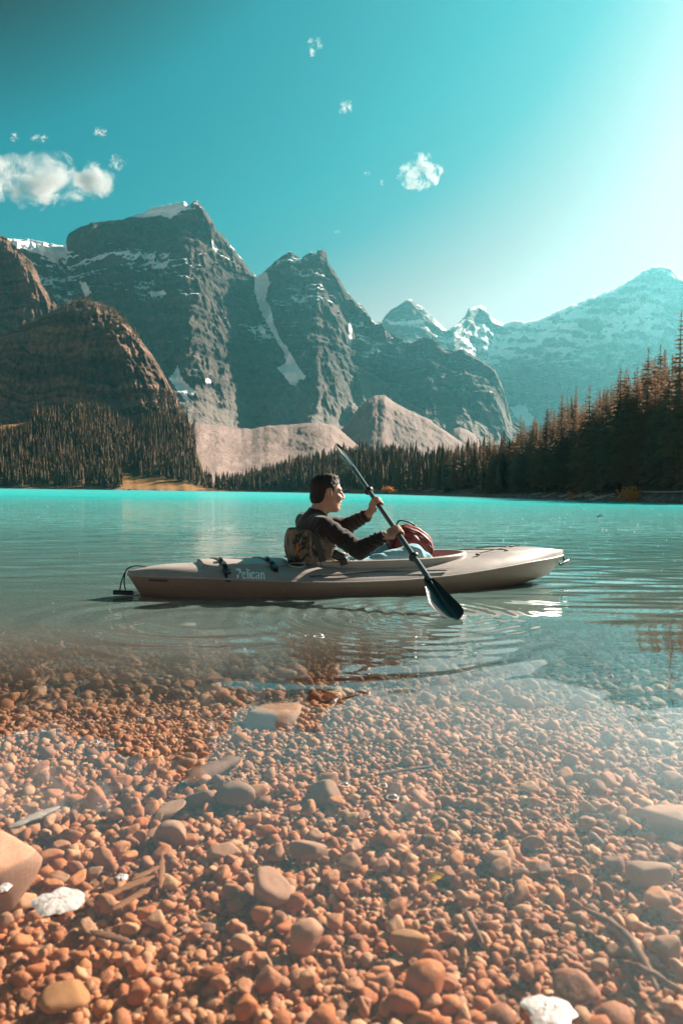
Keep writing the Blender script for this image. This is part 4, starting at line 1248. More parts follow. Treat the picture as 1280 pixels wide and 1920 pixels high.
# stencil letters drawn stroke by stroke: each a polygon list on a 0..1 high body
def stencil(word):
    S = {'P': [[(.02, .0), (.22, .0), (.30, .42), (.12, .42)], [(.10, .78), (.16, 1.0), (.62, 1.0), (.70, .84), (.66, .78)], [(.40, .78), (.66, .78), (.60, .52), (.34, .50), (.30, .58), (.44, .62)]],
         'e': [[(.0, .12), (.08, .0), (.44, .0), (.46, .14), (.16, .14)], [(.0, .16), (.14, .16), (.20, .62), (.08, .62)], [(.10, .66), (.46, .66), (.50, .56), (.47, .38), (.20, .38), (.21, .46), (.36, .46), (.37, .56), (.10, .56)]],
         'l': [[(.0, .0), (.17, .0), (.32, 1.0), (.15, 1.0)]],
         'i': [[(.0, .0), (.17, .0), (.26, .62), (.09, .62)], [(.11, .74), (.28, .74), (.30, .90), (.13, .90)]],
         'c': [[(.0, .14), (.16, .14), (.24, .58), (.08, .58)], [(.0, .10), (.04, .0), (.40, .0), (.44, .16), (.28, .18), (.26, .10)], [(.12, .66), (.46, .68), (.52, .60), (.49, .46), (.34, .46), (.35, .55), (.11, .55)]],
         'a': [[(.10, .64), (.46, .64), (.52, .56), (.10, .54)], [(.34, .0), (.50, .0), (.55, .54), (.38, .54)], [(.0, .08), (.06, .0), (.30, .0), (.31, .10), (.17, .12), (.18, .24), (.34, .28), (.35, .38), (.08, .34), (.02, .28)]],
         'n': [[(.0, .0), (.16, .0), (.24, .64), (.08, .64)], [(.26, .64), (.46, .64), (.54, .54), (.47, .0), (.31, .0), (.37, .50), (.25, .52)]]}
    W = {'P': .62, 'e': .56, 'l': .24, 'i': .24, 'c': .50, 'a': .60, 'n': .6}
    x = 0; out = []
    for ch in word:
        for poly in S[ch]: out.append([(x + a, b) for a, b in poly])
        x += W[ch]
    return out, x
polys, wid = stencil('Pelican')
LU0, LU1 = LK(444, 1079, -0.25)[0], LK(497, 1079, -0.25)[0]
x_ = 0
bm = bmesh.new()
for poly in polys:
    vs_ = [bm.verts.new((a, b, 0)) for a, b in poly]
    bm.faces.new(vs_)
bmesh.ops.triangulate(bm, faces=bm.faces[:])
for _ in range(2):
    bmesh.ops.subdivide_edges(bm, edges=[e for e in bm.edges if e.calc_length() > 0.15], cuts=1); bmesh.ops.triangulate(bm, faces=bm.faces[:])
LV = np.array([v.co[:] for v in bm.verts]); LF = np.array([[v.index for v in f.verts] for f in bm.faces]); bm.free()
out = []
for a, b, _ in LV:
    u = LU0 + (LU1 - LU0) * a / wid
    zs, zc = float(seam_z(u)), float(crown_z(u))
    fz = 0.05 + 0.76 * b
    e = -(1 - fz) ** (1 / 4.6)
    q = deck_pt(u, e)
    out.append(q + np.array([0, -0.0016, 0.0012]))
link('lettering', np_mesh('lettering', np.array(out), LF, False), white_m, kayak)
# ------------------------------------------------------------------ the paddler: implicit surfaces meshed into one skin
def sdf_caps(X, a, b, ra, rb, sc=(1, 1, 1)):
    sc = np.asarray(sc, float)
    Q = X / sc; a = np.asarray(a, float) / sc; b = np.asarray(b, float) / sc
    ab = b - a
    t_ = np.clip(((Q - a) @ ab) / max(ab @ ab, 1e-9), 0, 1)
    return (np.linalg.norm(Q - a - t_[..., None] * ab, axis=-1) - (ra + (rb - ra) * t_)) * min(sc)
def sdf_ell(X, c, r, rot=None):
    Q = X - np.asarray(c, float)
    if rot is not None: Q = Q @ np.array(Euler(rot).to_matrix())
    r = np.asarray(r, float)
    k0 = np.linalg.norm(Q / r, axis=-1); k1 = np.linalg.norm(Q / (r * r), axis=-1)
    return k0 * (k0 - 1) / np.maximum(k1, 1e-9)
def sdf_box(X, c, h, r, rot=None):
    Q = X - np.asarray(c, float)
    if rot is not None: Q = Q @ np.array(Euler(rot).to_matrix())
    q = np.abs(Q) - (np.asarray(h, float) - r)
    return np.linalg.norm(np.maximum(q, 0), axis=-1) + np.minimum(q.max(-1), 0) - r
def smin(a, b, k):
    h = np.clip(0.5 + 0.5 * (b - a) / k, 0, 1)
    return b * (1 - h) + a * h - k * h * (1 - h)
def smax(a, b, k): return -smin(-a, -b, k)
def sdf_mesh(name, fn, lo, hi, h, mat, parent, smooth=True):
    """naive surface nets over fn(X) <= 0"""
    lo, hi = np.asarray(lo, float), np.asarray(hi, float)
    n = np.ceil((hi - lo) / h).astype(int) + 1
    ax = [lo[k] + h * np.arange(n[k]) for k in range(3)]
    X = np.stack(np.meshgrid(*ax, indexing='ij'), -1)
    S = fn(X)
    ins = S < 0
    c = [slice(0, -1), slice(1, None)]
    cnt = np.zeros(tuple(n - 1)); acc = np.zeros(tuple(n - 1) + (3,))
    corners = [(i, j, k) for i in (0, 1) for j in (0, 1) for k in (0, 1)]
    gv = lambda A, o: A[c[o[0]], c[o[1]], c[o[2]]]
    for o in corners:
        for k in range(3):
            if o[k] == 0:
                o2 = list(o); o2[k] = 1
                s0, s1 = gv(S, o), gv(S, o2)
                cr = (s0 < 0) != (s1 < 0)
                tt = np.where(cr, s0 / np.where(cr, s0 - s1, 1), 0)
                p0 = np.array(o, float)
                for m in range(3):
                    acc[..., m] += np.where(cr, p0[m] + (tt if m == k else 0), 0)
                cnt += cr
    act = cnt > 0
    idx = -np.ones(act.shape, int); idx[act] = np.arange(act.sum())
    base = np.stack(np.meshgrid(*[np.arange(q) for q in act.shape], indexing='ij'), -1)
    V = lo + h * (base[act] + acc[act] / cnt[act][:, None])
    F = []
    for k in range(3):
        o2 = [0, 0, 0]; o2[k] = 1
        a_ = ins[tuple(slice(0, -1) if m == k else slice(None) for m in range(3))]
        b_ = ins[tuple(slice(1, None) if m == k else slice(None) for m in range(3))]
        for sgn, e in ((1, a_ & ~b_), (0, ~a_ & b_)):
            I = np.argwhere(e)
            u, w = (k + 1) % 3, (k + 2) % 3
            ok = (I[:, u] > 0) & (I[:, w] > 0) & (I[:, u] < n[u] - 1) & (I[:, w] < n[w] - 1)
            I = I[ok]
            def cell(du, dw):
                J = I.copy(); J[:, u] -= du; J[:, w] -= dw
                return idx[J[:, 0], J[:, 1], J[:, 2]]
            q = [cell(1, 1), cell(0, 1), cell(0, 0), cell(1, 0)]
            if not sgn: q = q[::-1]
            F.append(np.stack(q, 1))
    F = np.concatenate(F)
    return link(name, np_mesh(name, V, F, smooth), mat, parent)

skin_m = NT('skin')
co_ = skin_m.coords('Object')
c_ = skin_m.mix(skin_m.map_range(skin_m.noise(40, co_, 4), 0.3, 0.7), (0.40, 0.20, 0.135), (0.50, 0.27, 0.19))
skin_m.done(c_, 0.5, skin_m.bump(skin_m.noise(500, co_, 2), 0.15, 0.001), Specular_IOR_Level=0.4)
skin_m.set(skin_m.b, 'Subsurface Weight', 0.12); skin_m.set(skin_m.b, 'Subsurface Radius', (0.012, 0.004, 0.002)); skin_m.set(skin_m.b, 'Subsurface Scale', 0.5)
skin_m = skin_m.m
hair_t = NT('black_hair')
hn = hair_t.noise(1.0, hair_t.coords('Object', (60, 220, 60)), 4, 0.7)
hair_m = hair_t.done(hair_t.mix(hn, (0.010, 0.008, 0.007), (0.030, 0.022, 0.018)), 0.62, hair_t.bump(hn, 0.9, 0.004), Specular_IOR_Level=0.25)
def cloth(name, c, scale, bump=0.25, rough=0.9, var=0.3, sheen=0.3, big=None):
    t = NT(name)
    co = t.coords('Object')
    n1 = t.noise(6, co, 5, 0.65); n2 = t.noise(scale, co, 3, 0.6)
    col = t.mix(t.map_range(n1, 0.3, 0.7), tuple(x * (1 - var) for x in c), tuple(min(1, x * (1 + var)) for x in c))
    col = t.mix(t.map_range(n2, 0.4, 0.7, 0.0, 0.4), col, tuple(min(1, x * 1.6) for x in c))
    m = t.done(col, rough, t.bump(n2, bump, 0.003), Specular_IOR_Level=0.2)
    t.set(t.b, 'Sheen Weight', sheen)
    return m
jacket_m = cloth('dark_fleece', (0.024, 0.017, 0.016), 220, 0.3, 0.9, 0.3, 0.25)
jeans_m = cloth('light_denim', (0.24, 0.47, 0.52), 300, 0.3, 0.85, 0.3, 0.1)

person = empty('person', KORG, KYAW)
tag(person, 'man in dark fleece and camouflage life vest sitting in the kayak, paddling', 'person')

# shaft ends in world space -> local
SH_LO = P(857, 1163, 3.36); SH_HI = P(634, 836, 5.15)
LOW, HIGH = to_local(SH_LO), to_local(SH_HI)
AX = (HIGH - LOW) / np.linalg.norm(HIGH - LOW)
PLEN = float(np.linalg.norm(HIGH - LOW))
def shaft_at(px, py):
    best = None
    for q in np.linspace(0, 1, 400):
        w = SH_LO + (SH_HI - SH_LO) * q
        a, b = proj(w); d = (a - px) ** 2 + (b - py) ** 2
        if best is None or d < best[0]: best = (d, w)
    return to_local(best[1])
RH, LH = shaft_at(741, 1001), shaft_at(703, 947)
R_SH, L_SH = np.array([-.175, -.185, .415]), np.array([-.19, .18, .425])
R_EL = np.array([.005, -.325, .275]); L_EL = np.array([.085, .135, .395])
def perp(v):
    v = v - AX * (v @ AX); return v / np.linalg.norm(v)
R_W = perp(R_EL + np.array([0, 0, .06]) - RH); L_W = perp(L_EL + np.array([0, 0, 0.03]) - LH)
R_WR = RH + R_W * 0.088 - AX * 0.012 + np.array([0, 0, 0.01]); L_WR = LH + L_W * 0.088 - AX * 0.012
def hand_parts(C, W, wrist, flip):
    """capsules of a fist closed round the shaft: palm on the wrist's side, four fingers over the top, thumb below"""
    B = np.cross(AX, W); B /= np.linalg.norm(B)
    if B[2] < 0: B = -B
    if flip: B = -B
    caps = []
    off = [0.031, 0.0105, -0.010, -0.029]
    ln = [200, 225, 215, 185]; rf = [0.0092, 0.0098, 0.0094, 0.0082]
    for o, L_, r_ in zip(off, ln, rf):
        kn = C + AX * o + W * 0.040 + B * 0.014
        prev = kn; pr = r_ * 1.12
        for q in np.linspace(0.10, 1, 6):
            th = D2R(35 + L_ * q)
            pt = C + AX * (o * (1 - 0.1 * q)) + (W * math.cos(th) + B * math.sin(th)) * (0.0255 + 0.004 * (1 - q))
            caps.append((prev, pt, pr, r_ * (1.03 - 0.2 * q))); prev, pr = pt, r_ * (1.03 - 0.2 * q)
    palm = [(C + AX * 0.030 + W * 0.040 + B * 0.006, C + AX * -0.028 + W * 0.040 + B * 0.006, 0.0155, 0.0145),
            (C + AX * 0.026 + W * 0.040, wrist * .5 + (C + W * .06) * .5 + AX * 0.010, 0.0165, 0.017), (C + AX * -0.026 + W * 0.040, wrist * .5 + (C + W * .06) * .5 - AX * 0.010, 0.0155, 0.017),
            (C + W * 0.055, wrist, 0.020, 0.022)]
    tb_ = C + W * 0.052 + AX * 0.022 - B * 0.012
    t1 = C + W * 0.022 + AX * 0.047 - B * 0.022; t2 = C - W * 0.004 + AX * 0.046 - B * 0.026; t3 = C - W * 0.024 + AX * 0.034 - B * 0.018
    thumb = [(tb_, t1, 0.0155, 0.0115), (t1, t2, 0.0115, 0.0105), (t2, t3, 0.0105, 0.0085)]
    return caps, palm, thumb
HC = np.array([-0.098, 0.0, 0.612])
HROT = Euler((0, D2R(2), D2R(-2)))
HM = np.array(HROT.to_matrix())
def head_sdf(X):
    Q = (X - HC) @ HM
    m = np.stack([Q[..., 0], np.abs(Q[..., 1]), Q[..., 2]], -1)
    d = sdf_ell(Q, (-.013, 0, .032), (.096, .076, .086))
    d = smin(d, sdf_ell(Q, (.030, 0, -.045), (.058, .056, .074)), 0.035)
    d = smin(d, sdf_caps(m, (.01, .052, -.055), (.055, .018, -.098), .016, .016), 0.025)
    d = smin(d, sdf_ell(Q, (.066, 0, -.096), (.022, .02, .018)), 0.018)
    d = smin(d, sdf_caps(m, (.080, .012, .028), (.068, .045, .024), .011, .011), 0.014)
    d = smin(d, sdf_ell(m, (.062, .040, -.026), (.027, .024, .022)), 0.016)
    d = smin(d, sdf_caps(Q, (.086, 0, .016), (.109, 0, -.020), .0075, .0105), 0.012)
    d = smin(d, sdf_ell(m, (.099, .012, -.026), (.012, .009, .008)), 0.006)
    d = smax(d, -sdf_ell(m, (.094, .031, .006), (.012, .017, .009)), 0.010)
    d = smin(d, sdf_ell(m, (.081, .030, .006), (.012, .015, .010)), 0.004)
    d = smin(d, sdf_caps(m, (.093, .0, -.050), (.080, .022, -.052), .0075, .005), 0.006)
    d = smin(d, sdf_caps(m, (.090, .0, -.071), (.079, .020, -.066), .0075, .005), 0.006)
    d = smax(d, -sdf_ell(Q, (.095, 0, -.060), (.016, .022, .0055)), 0.004)
    ear = sdf_ell(m, (-.010, .080, -.002), (.021, .010, .033), None)
    ear = smax(ear, -sdf_ell(m, (-.006, .092, .002), (.012, .009, .020)), 0.006)
    d = smin(d, ear, 0.008)
    d = smin(d, sdf_caps(Q, (-.030, 0, -.055), (-.062, 0, -.175), .054, .060), 0.03)
    return d
def hairline(x): return np.interp(x, [-.115, -.09, -.06, -.036, -.030, -.005, .012, .020, .026, .050, .070, .082, .12], [-.075, -.072, -.068, -.045, .022, .034, .030, -.012, .030, .052, .068, .078, .08])
def hair_sdf(X):
    Q = (X - HC) @ HM
    n = fbm(Q[..., 0] * 70, Q[..., 1] * 70, Q[..., 2] * 40, 3) * 0.006
    d = sdf_ell(Q, (-.014, 0, .034), (.101, .081, .092)) - n
    d = smin(d, sdf_ell(Q, (.015, 0, .103), (.050, .055, .018)) - n, 0.02)
    d = smin(d, sdf_ell(Q, (-.055, 0, -.03), (.055, .066, .055)) - n, 0.02)
    return smax(d, (hairline(Q[..., 0]) - Q[..., 2]) * 0.7 + n * 0.4, 0.008)
rcaps, rpalm, rthumb = hand_parts(RH, R_W, R_WR, False)
lcaps, lpalm, lthumb = hand_parts(LH, L_W, L_WR, False)
HIP = np.array([-.13, 0, .04])
R_KN, L_KN = np.array([.46, -.10, .225]), np.array([.35, .12, .205])
R_AN, L_AN = np.array([.80, -.10, .0]), np.array([.74, .11, .0])
# hands as finer pieces of the same skin, the hidden trunk and limbs coarser
def hand_sdf(caps, palm, thumb, wrist, elbow):
    def f(X):
        d = None
        for g in palm:
            q = sdf_caps(X, g[0], g[1], g[2], g[3]); d = q if d is None else smin(d, q, 0.010)
        d = smin(d, sdf_caps(X, wrist, wrist + (elbow - wrist) * 0.55, .0235, .036), 0.014)
        for k in range(0, len(caps), 6):
            fd = None
            for g in caps[k:k + 6]:
                q = sdf_caps(X, g[0], g[1], g[2], g[3]); fd = q if fd is None else np.minimum(fd, q)
            d = smin(d, fd, 0.0035)
        td = None
        for g in thumb:
            q = sdf_caps(X, g[0], g[1], g[2], g[3]); td = q if td is None else smin(td, q, 0.004)
        return smin(d, td, 0.006)
    return f
hr_f, hl_f = hand_sdf(rcaps, rpalm, rthumb, R_WR, R_EL), hand_sdf(lcaps, lpalm, lthumb, L_WR, L_EL)
def trunk_sdf(X):
    d = sdf_caps(X, HIP, (-.19, 0, .33), .13, .125, (.72, 1.1, 1))
    d = smin(d, sdf_caps(X, (-.19, -.15, .41), (-.19, .15, .41), .045, .045), .04)
    for a_, e_, w_ in ((R_SH, R_EL, R_WR), (L_SH, L_EL, L_WR)):
        d = smin(d, sdf_caps(X, a_, e_, .045, .036), .03); d = smin(d, sdf_caps(X, e_, w_, .036, .024), .02)
    for k_, an_, s_ in ((R_KN, R_AN, -1), (L_KN, L_AN, 1)):
        d = smin(d, sdf_caps(X, HIP + np.array([.03, s_ * .08, -.02]), k_, .06, .045), .03)
        d = smin(d, sdf_caps(X, k_, an_, .045, .03), .02)
        d = smin(d, sdf_caps(X, an_, an_ + np.array([.05, 0, .08]), .028, .022), .02)
    return d
def join_meshes(name, objs, mat, parent):
    VV, FF, n = [], [], 0
    for o in objs:
        me = o.data
        v = np.empty(len(me.vertices) * 3, np.float32); me.vertices.foreach_get('co', v)
        f = np.empty(len(me.loops), np.int32); me.loops.foreach_get('vertex_index', f)
        VV.append(v.reshape(-1, 3)); FF.append(f.reshape(-1, 4) + n); n += len(v) // 3
        bpy.data.objects.remove(o); bpy.data.meshes.remove(me)
    return link(name, np_mesh(name, np.concatenate(VV), np.concatenate(FF), True), mat, parent)
pieces = [sdf_mesh('body', head_sdf, HC + np.array([-.14, -.11, -.19]), HC + np.array([.14, .11, .14]), 0.0032, skin_m, None),
          sdf_mesh('body', hr_f, RH - 0.13, RH + 0.13, 0.003, skin_m, None), sdf_mesh('body', hl_f, LH - 0.13, LH + 0.13, 0.003, skin_m, None),
          sdf_mesh('body', trunk_sdf, (-.36, -.45, -.12), (.95, .36, .56), 0.012, skin_m, None)]
join_meshes('body', pieces, skin_m, person)
sdf_mesh('hair', hair_sdf, HC + np.array([-.15, -.12, -.12]), HC + np.array([.12, .12, .16]), 0.0032, hair_m, person)
eye_m = flat_mat('dark_eye', (0.02, 0.015, 0.012), 0.2, 0.1, 50)
for s_ in (-1, 1):
    v_, f_ = ico(3)
    o_ = link('eye', np_mesh('eye', (v_ * np.array([.006, .009, .004]) + np.array([.0885, s_ * .031, .005])) @ HM.T + HC, f_, True), eye_m, person)
    br = curve_pts([np.array([.094, s_ * .014, .021]), np.array([.088, s_ * .032, .028]), np.array([.072, s_ * .048, .022])], 8) @ HM.T + HC
    tube_obj('eyebrow', br, 0.0032, hair_m, person, 6)
teeth_m = flat_mat('teeth', (0.62, 0.58, 0.52), 0.35, 0.1, 50)
v_, f_ = ico(2)
link('teeth', np_mesh('teeth', (v_ * np.array([.008, .016, .0042]) + np.array([.083, 0, -.058])) @ HM.T + HC, f_, True), teeth_m, person)

def folds(X, a, b, amp, freq, seed):
    ab = np.asarray(b) - np.asarray(a); L_ = np.linalg.norm(ab); ab = ab / L_
    Q = X - np.asarray(a); t_ = Q @ ab
    rad = Q - t_[..., None] * ab
    w = fbm(X[..., 0] * 9, X[..., 1] * 9, X[..., 2] * 9 + seed, 2)
    s = np.sin((t_ * freq + 1.4 * w + 3 * rad[..., 2]) * 6.283)
    env = 0.35 + 0.65 * sstep(-0.25, 0.35, fbm(X[..., 0] * 7 + 5, X[..., 1] * 7, X[..., 2] * 7 + seed, 2))
    return amp * env * np.sign(s) * np.abs(s) ** 0.8
def jacket_sdf(X):
    d = sdf_caps(X, (-.13, 0, .05), (-.185, 0, .33), .150, .150, (.78, 1.08, 1))
    d = smin(d, sdf_caps(X, (-.188, -.135, .405), (-.192, .135, .41), .066, .066), .05)
    d = smin(d, sdf_caps(X, (-.185, 0, .43), (-.155, 0, .485), .075, .066), .025)
    d = d - 0.006 * fbm(X[..., 0] * 12, X[..., 1] * 12, X[..., 2] * 9, 3)
    d = smax(d, -sdf_caps(X, (-.16, 0, .44), HC + HM @ np.array([-.03, 0, -.02]), .058, .062), .008)
    d = smax(d, (X[..., 2] - (.512 - 0.55 * (X[..., 0] + .155))), .008)
    for a_, e_, w_, sd_ in ((R_SH, R_EL, R_WR, 1.0), (L_SH, L_EL, L_WR, 5.0)):
        cu = e_ + (w_ - e_) * 1.0
        arm = smin(sdf_caps(X, a_, e_, .062, .053), sdf_caps(X, e_, cu, .053, .039), .025)
        f1 = folds(X, a_, e_, .0055, 16, sd_); f2 = folds(X, e_, cu, .0060, 23, sd_ + 2)
        wgt = sstep(-.02, .06, (X - e_) @ ((cu - e_) / np.linalg.norm(cu - e_)))
        arm = arm - (f1 * (1 - wgt) + f2 * wgt)
        ax_ = (cu - e_) / np.linalg.norm(cu - e_)
        arm = smax(arm, (X - cu) @ ax_, .006)
        hole = sdf_caps(X, cu - ax_ * .03, cu + ax_ * .05, .031, .034)
        arm = smax(arm, -hole, .004)
        d = smin(d, arm, .03)
    return smax(d, -(X[..., 2] - .03), .01)
sdf_mesh('jacket', jacket_sdf, (-.37, -.42, .02), (.25, .30, .56), 0.0055, jacket_m, person)
def jeans_sdf(X):
    d = sdf_caps(X, (-.10, -.06, .05), (-.10, .06, .05), .125, .125)
    for k_, an_, s_ in ((R_KN, R_AN, -1), (L_KN, L_AN, 1)):
        hp = HIP + np.array([.04, s_ * .085, .02])
        leg = smin(sdf_caps(X, hp, k_, .088, .066), sdf_caps(X, k_, an_, .064, .048), .03)
        leg = leg - folds(X, hp, k_, .0055, 9, 11 + s_) - 0.004 * fbm(X[..., 0] * 22, X[..., 1] * 22, X[..., 2] * 22, 3)
        d = smin(d, leg, .02)
    return d
sdf_mesh('jeans', jeans_sdf, (-.26, -.24, -.1), (.90, .24, .32), 0.008, jeans_m, person)
shoe_m = flat_mat('dark_shoe', (0.03, 0.03, 0.03), 0.7, 0.3, 40)
for an_ in (R_AN, L_AN):
    sdf_mesh('shoe', lambda X: smin(sdf_caps(X, an_ + np.array([-.01, 0, -.02]), an_ + np.array([.06, 0, .10]), .043, .040), sdf_caps(X, an_ + np.array([-.01, 0, -.015]), an_, .045, .045), .02), an_ - np.array([.08, .07, .09]), an_ + np.array([.13, .07, .17]), 0.009, shoe_m, person)

# camouflage vest over the jacket
t = NT('camouflage_cloth')
co = t.coords('Object')
w1 = t.noise(9, co, 4, 0.6, 1.2); w2 = t.noise(16, t.coords('Object', (1.0, 1.0, 0.35)), 4, 0.65, 2.2); w3 = t.noise(60, t.coords('Object', (1.6, 1.6, 0.25)), 3, 0.7, 1.5)
c = t.mix(t.map_range(w1, 0.45, 0.53), (0.045, 0.033, 0.025), (0.21, 0.15, 0.11))
c = t.mix(t.map_range(w2, 0.53, 0.57), c, (0.25, 0.19, 0.15))
c = t.mix(t.map_range(w3, 0.60, 0.64), c, (0.34, 0.28, 0.23))
c = t.mix(t.map_range(w3, 0.40, 0.36), c, (0.022, 0.017, 0.014))
c = t.mix(t.map_range(t.noise(11, t.coords('Object', (1.2, 1.2, 0.8)), 2, 0.4), 0.70, 0.73), c, (0.50, 0.13, 0.04))
camo_m = t.done(c, 0.85, t.bump(t.noise(14, co, 4), 0.6, 0.01), Specular_IOR_Level=0.25)
def vest_sdf(X):
    core = sdf_caps(X, (-.15, 0, .10), (-.195, 0, .34), .172, .165, (.80, 1.06, 1))
    puff = 0.010 * np.cos(X[..., 1] * 42) + 0.006 * fbm(X[..., 0] * 18, X[..., 1] * 18, X[..., 2] * 12, 3)
    d = core - puff
    d = smin(d, sdf_ell(X, (-.305, 0, .29), (.055, .165, .135)), .03)
    d = smax(d, X[..., 2] - (.392 - 0.50 * np.clip(X[..., 0] + .26, 0, 1)), .014)
    for a_, e_ in ((R_SH, R_EL), (L_SH, L_EL)):
        d = smax(d, -sdf_caps(X, a_ + np.array([.02, 0, .03]), e_ + np.array([.06, 0, .02]), .048, .045), .012)
    d = smax(d, X[..., 0] - .045 + 0.55 * (X[..., 2] - .2), .012)
    return smax(d, .12 - X[..., 2], .01)
vest = sdf_mesh('life_vest', vest_sdf, (-.42, -.26, .09), (.09, .26, .46), 0.0055, camo_m, person)
def vest_surface(v, z, side=-1):
    """outermost point of the vest along u for given v (back) or along v for given u (side)"""
    return None
def band(name, uz, w, mat, parent, dirw=(1, 0, 0), out=.004):
    pts = []
    for u, z in uz:
        vs_ = np.linspace(-.30, -.05, 200)
        X = np.stack([np.full(200, u), vs_, np.full(200, z)], 1)
        s = np.minimum(vest_sdf(X), jacket_sdf(X))
        k = np.argmax(s < 0)
        pts.append((u, vs_[k] - out, z))
    pts = np.array(pts)
    wd = np.array(dirw, float)
    V, F = [], []
    for p_ in pts:
        for a, b in ((-1, 0), (1, 0), (1, 1), (-1, 1)): V.append(p_ + wd * a * w / 2 + np.array([0, .008 * (b - 0.3), 0]))
    for i in range(len(pts) - 1):
        for j in range(4): F.append((i * 4 + j, i * 4 + (j + 1) % 4, (i + 1) * 4 + (j + 1) % 4, (i + 1) * 4 + j))
    return link(name, np_mesh(name, np.array(V), np.array(F), False), mat, parent)
band('strap', [(u, z) for u, z in zip(np.linspace(-.235, -.16, 16), np.linspace(.37, .15, 16))], .042, black_m, vest)
band('strap', [(u, z) for u, z in zip(np.linspace(-.27, -.02, 16), np.linspace(.215, .19, 16))], .0, black_m, vest) if False else None
bevel_box('strap_buckle', (.075, .045, .06), (-.088, -.215, .235), (0, .3, 0), black_m, vest, .35)
bevel_box('strap_tail', (.05, .03, .045), (-.06, -.225, .20), (0, -.3, 0), black_m, vest, .35)
tube_obj('drawcord', [(-.03, -.20, .25), (-.02, -.21, .22), (-.04, -.22, .19), (.0, -.20, .20)], .003, white_m, vest, 6, False, 16)

# ------------------------------------------------------------------ paddle
shaft_m = flat_mat('paddle_shaft', (0.060, 0.085, 0.090), 0.32, 0.25, 40)
blade_m = flat_mat('paddle_blade', (0.016, 0.017, 0.018), 0.35, 0.3, 30)
paddle = empty('paddle', KORG, KYAW)
tag(paddle, 'black double-bladed paddle held across the kayak, lower blade dipping into the water', 'paddle')
def on(q): return LOW + AX * PLEN * q
sa, sb = 0.39 / PLEN, 1 - 0.39 / PLEN
tube_obj('shaft', [on(q) for q in np.linspace(sa - .02, sb + .02, 24)], 0.0152, shaft_m, paddle, 16)
camdir = to_local(CPOS) - (LOW + HIGH) / 2
N0 = perp(camdir)
def blade(end, nrm, flip=1):
    S_ = np.cross(AX, nrm)
    d = AX if end else -AX
    base = on(sb if end else sa)
    L_ = 0.40
    nu_, nv_ = 34, 15
    V = []
    for side in (1, -1):
        for i in range(nu_):
            f = i / (nu_ - 1)
            f = 1 - (1 - f) ** 1.4
            wl = 0.070 * (min(f / .55, 1) ** .75) * (1 - max(0, (f - .62) / .38) ** 2.6) ** .5 + .010 * (1 - f)
            wr = 0.058 * (min(f / .75, 1) ** .8) * (1 - max(0, (f - .80) / .20) ** 2.4) ** .5 + .010 * (1 - f)
            for j in range(nv_):
                e = -1 + 2 * j / (nv_ - 1)
                w = e * (wl if e < 0 else wr) * flip if False else e * (wl if e * flip < 0 else wr)
                dish = -0.018 * math.sin(math.pi * f) + 0.020 * (e * e) * min(f * 3, 1) - .01 * f * f
                th = 0.0035 + 0.011 * max(0, 1 - f * 1.5) * max(0, 1 - abs(e) * 3) + 0.004 * max(0, 1 - abs(e) * 6)
                if abs(e) == 1 or i == nu_ - 1: th = 0.0012
                V.append(base + d * (f * L_ - .01) + S_ * w + nrm * (dish + side * th))
    V = np.array(V)
    F1 = grid_faces(nu_, nv_); n1 = nu_ * nv_
    F2 = F1[:, ::-1] + n1
    rim = [(0 * nv_ + j) for j in range(nv_)] + [i * nv_ + nv_ - 1 for i in range(1, nu_)] + [(nu_ - 1) * nv_ + j for j in range(nv_ - 2, -1, -1)] + [i * nv_ for i in range(nu_ - 2, 0, -1)]
    F3 = np.array([(rim[k], rim[(k + 1) % len(rim)], rim[(k + 1) % len(rim)] + n1, rim[k] + n1) for k in range(len(rim))])
    b = link('blade', np_mesh('blade', V, np.concatenate([F1, F2, F3]), True), blade_m, paddle)
    return b
qq_ = np.cross(AX, N0)
blade(False, N0 * math.cos(D2R(24)) + qq_ * math.sin(D2R(24)), 1)
q_ = np.cross(AX, N0)
blade(True, N0 * math.cos(D2R(76)) + q_ * math.sin(D2R(76)), -1)
for px_, py_ in ((690, 921), (768, 1050)):
    c0 = shaft_at(px_, py_)
    tube_obj('drip_ring', [c0 + AX * z for z in (-.014, -.013, -.004, 0, .004, .013, .014)], [.016, .024, .024, .032, .024, .024, .016], black_m, paddle, 20)

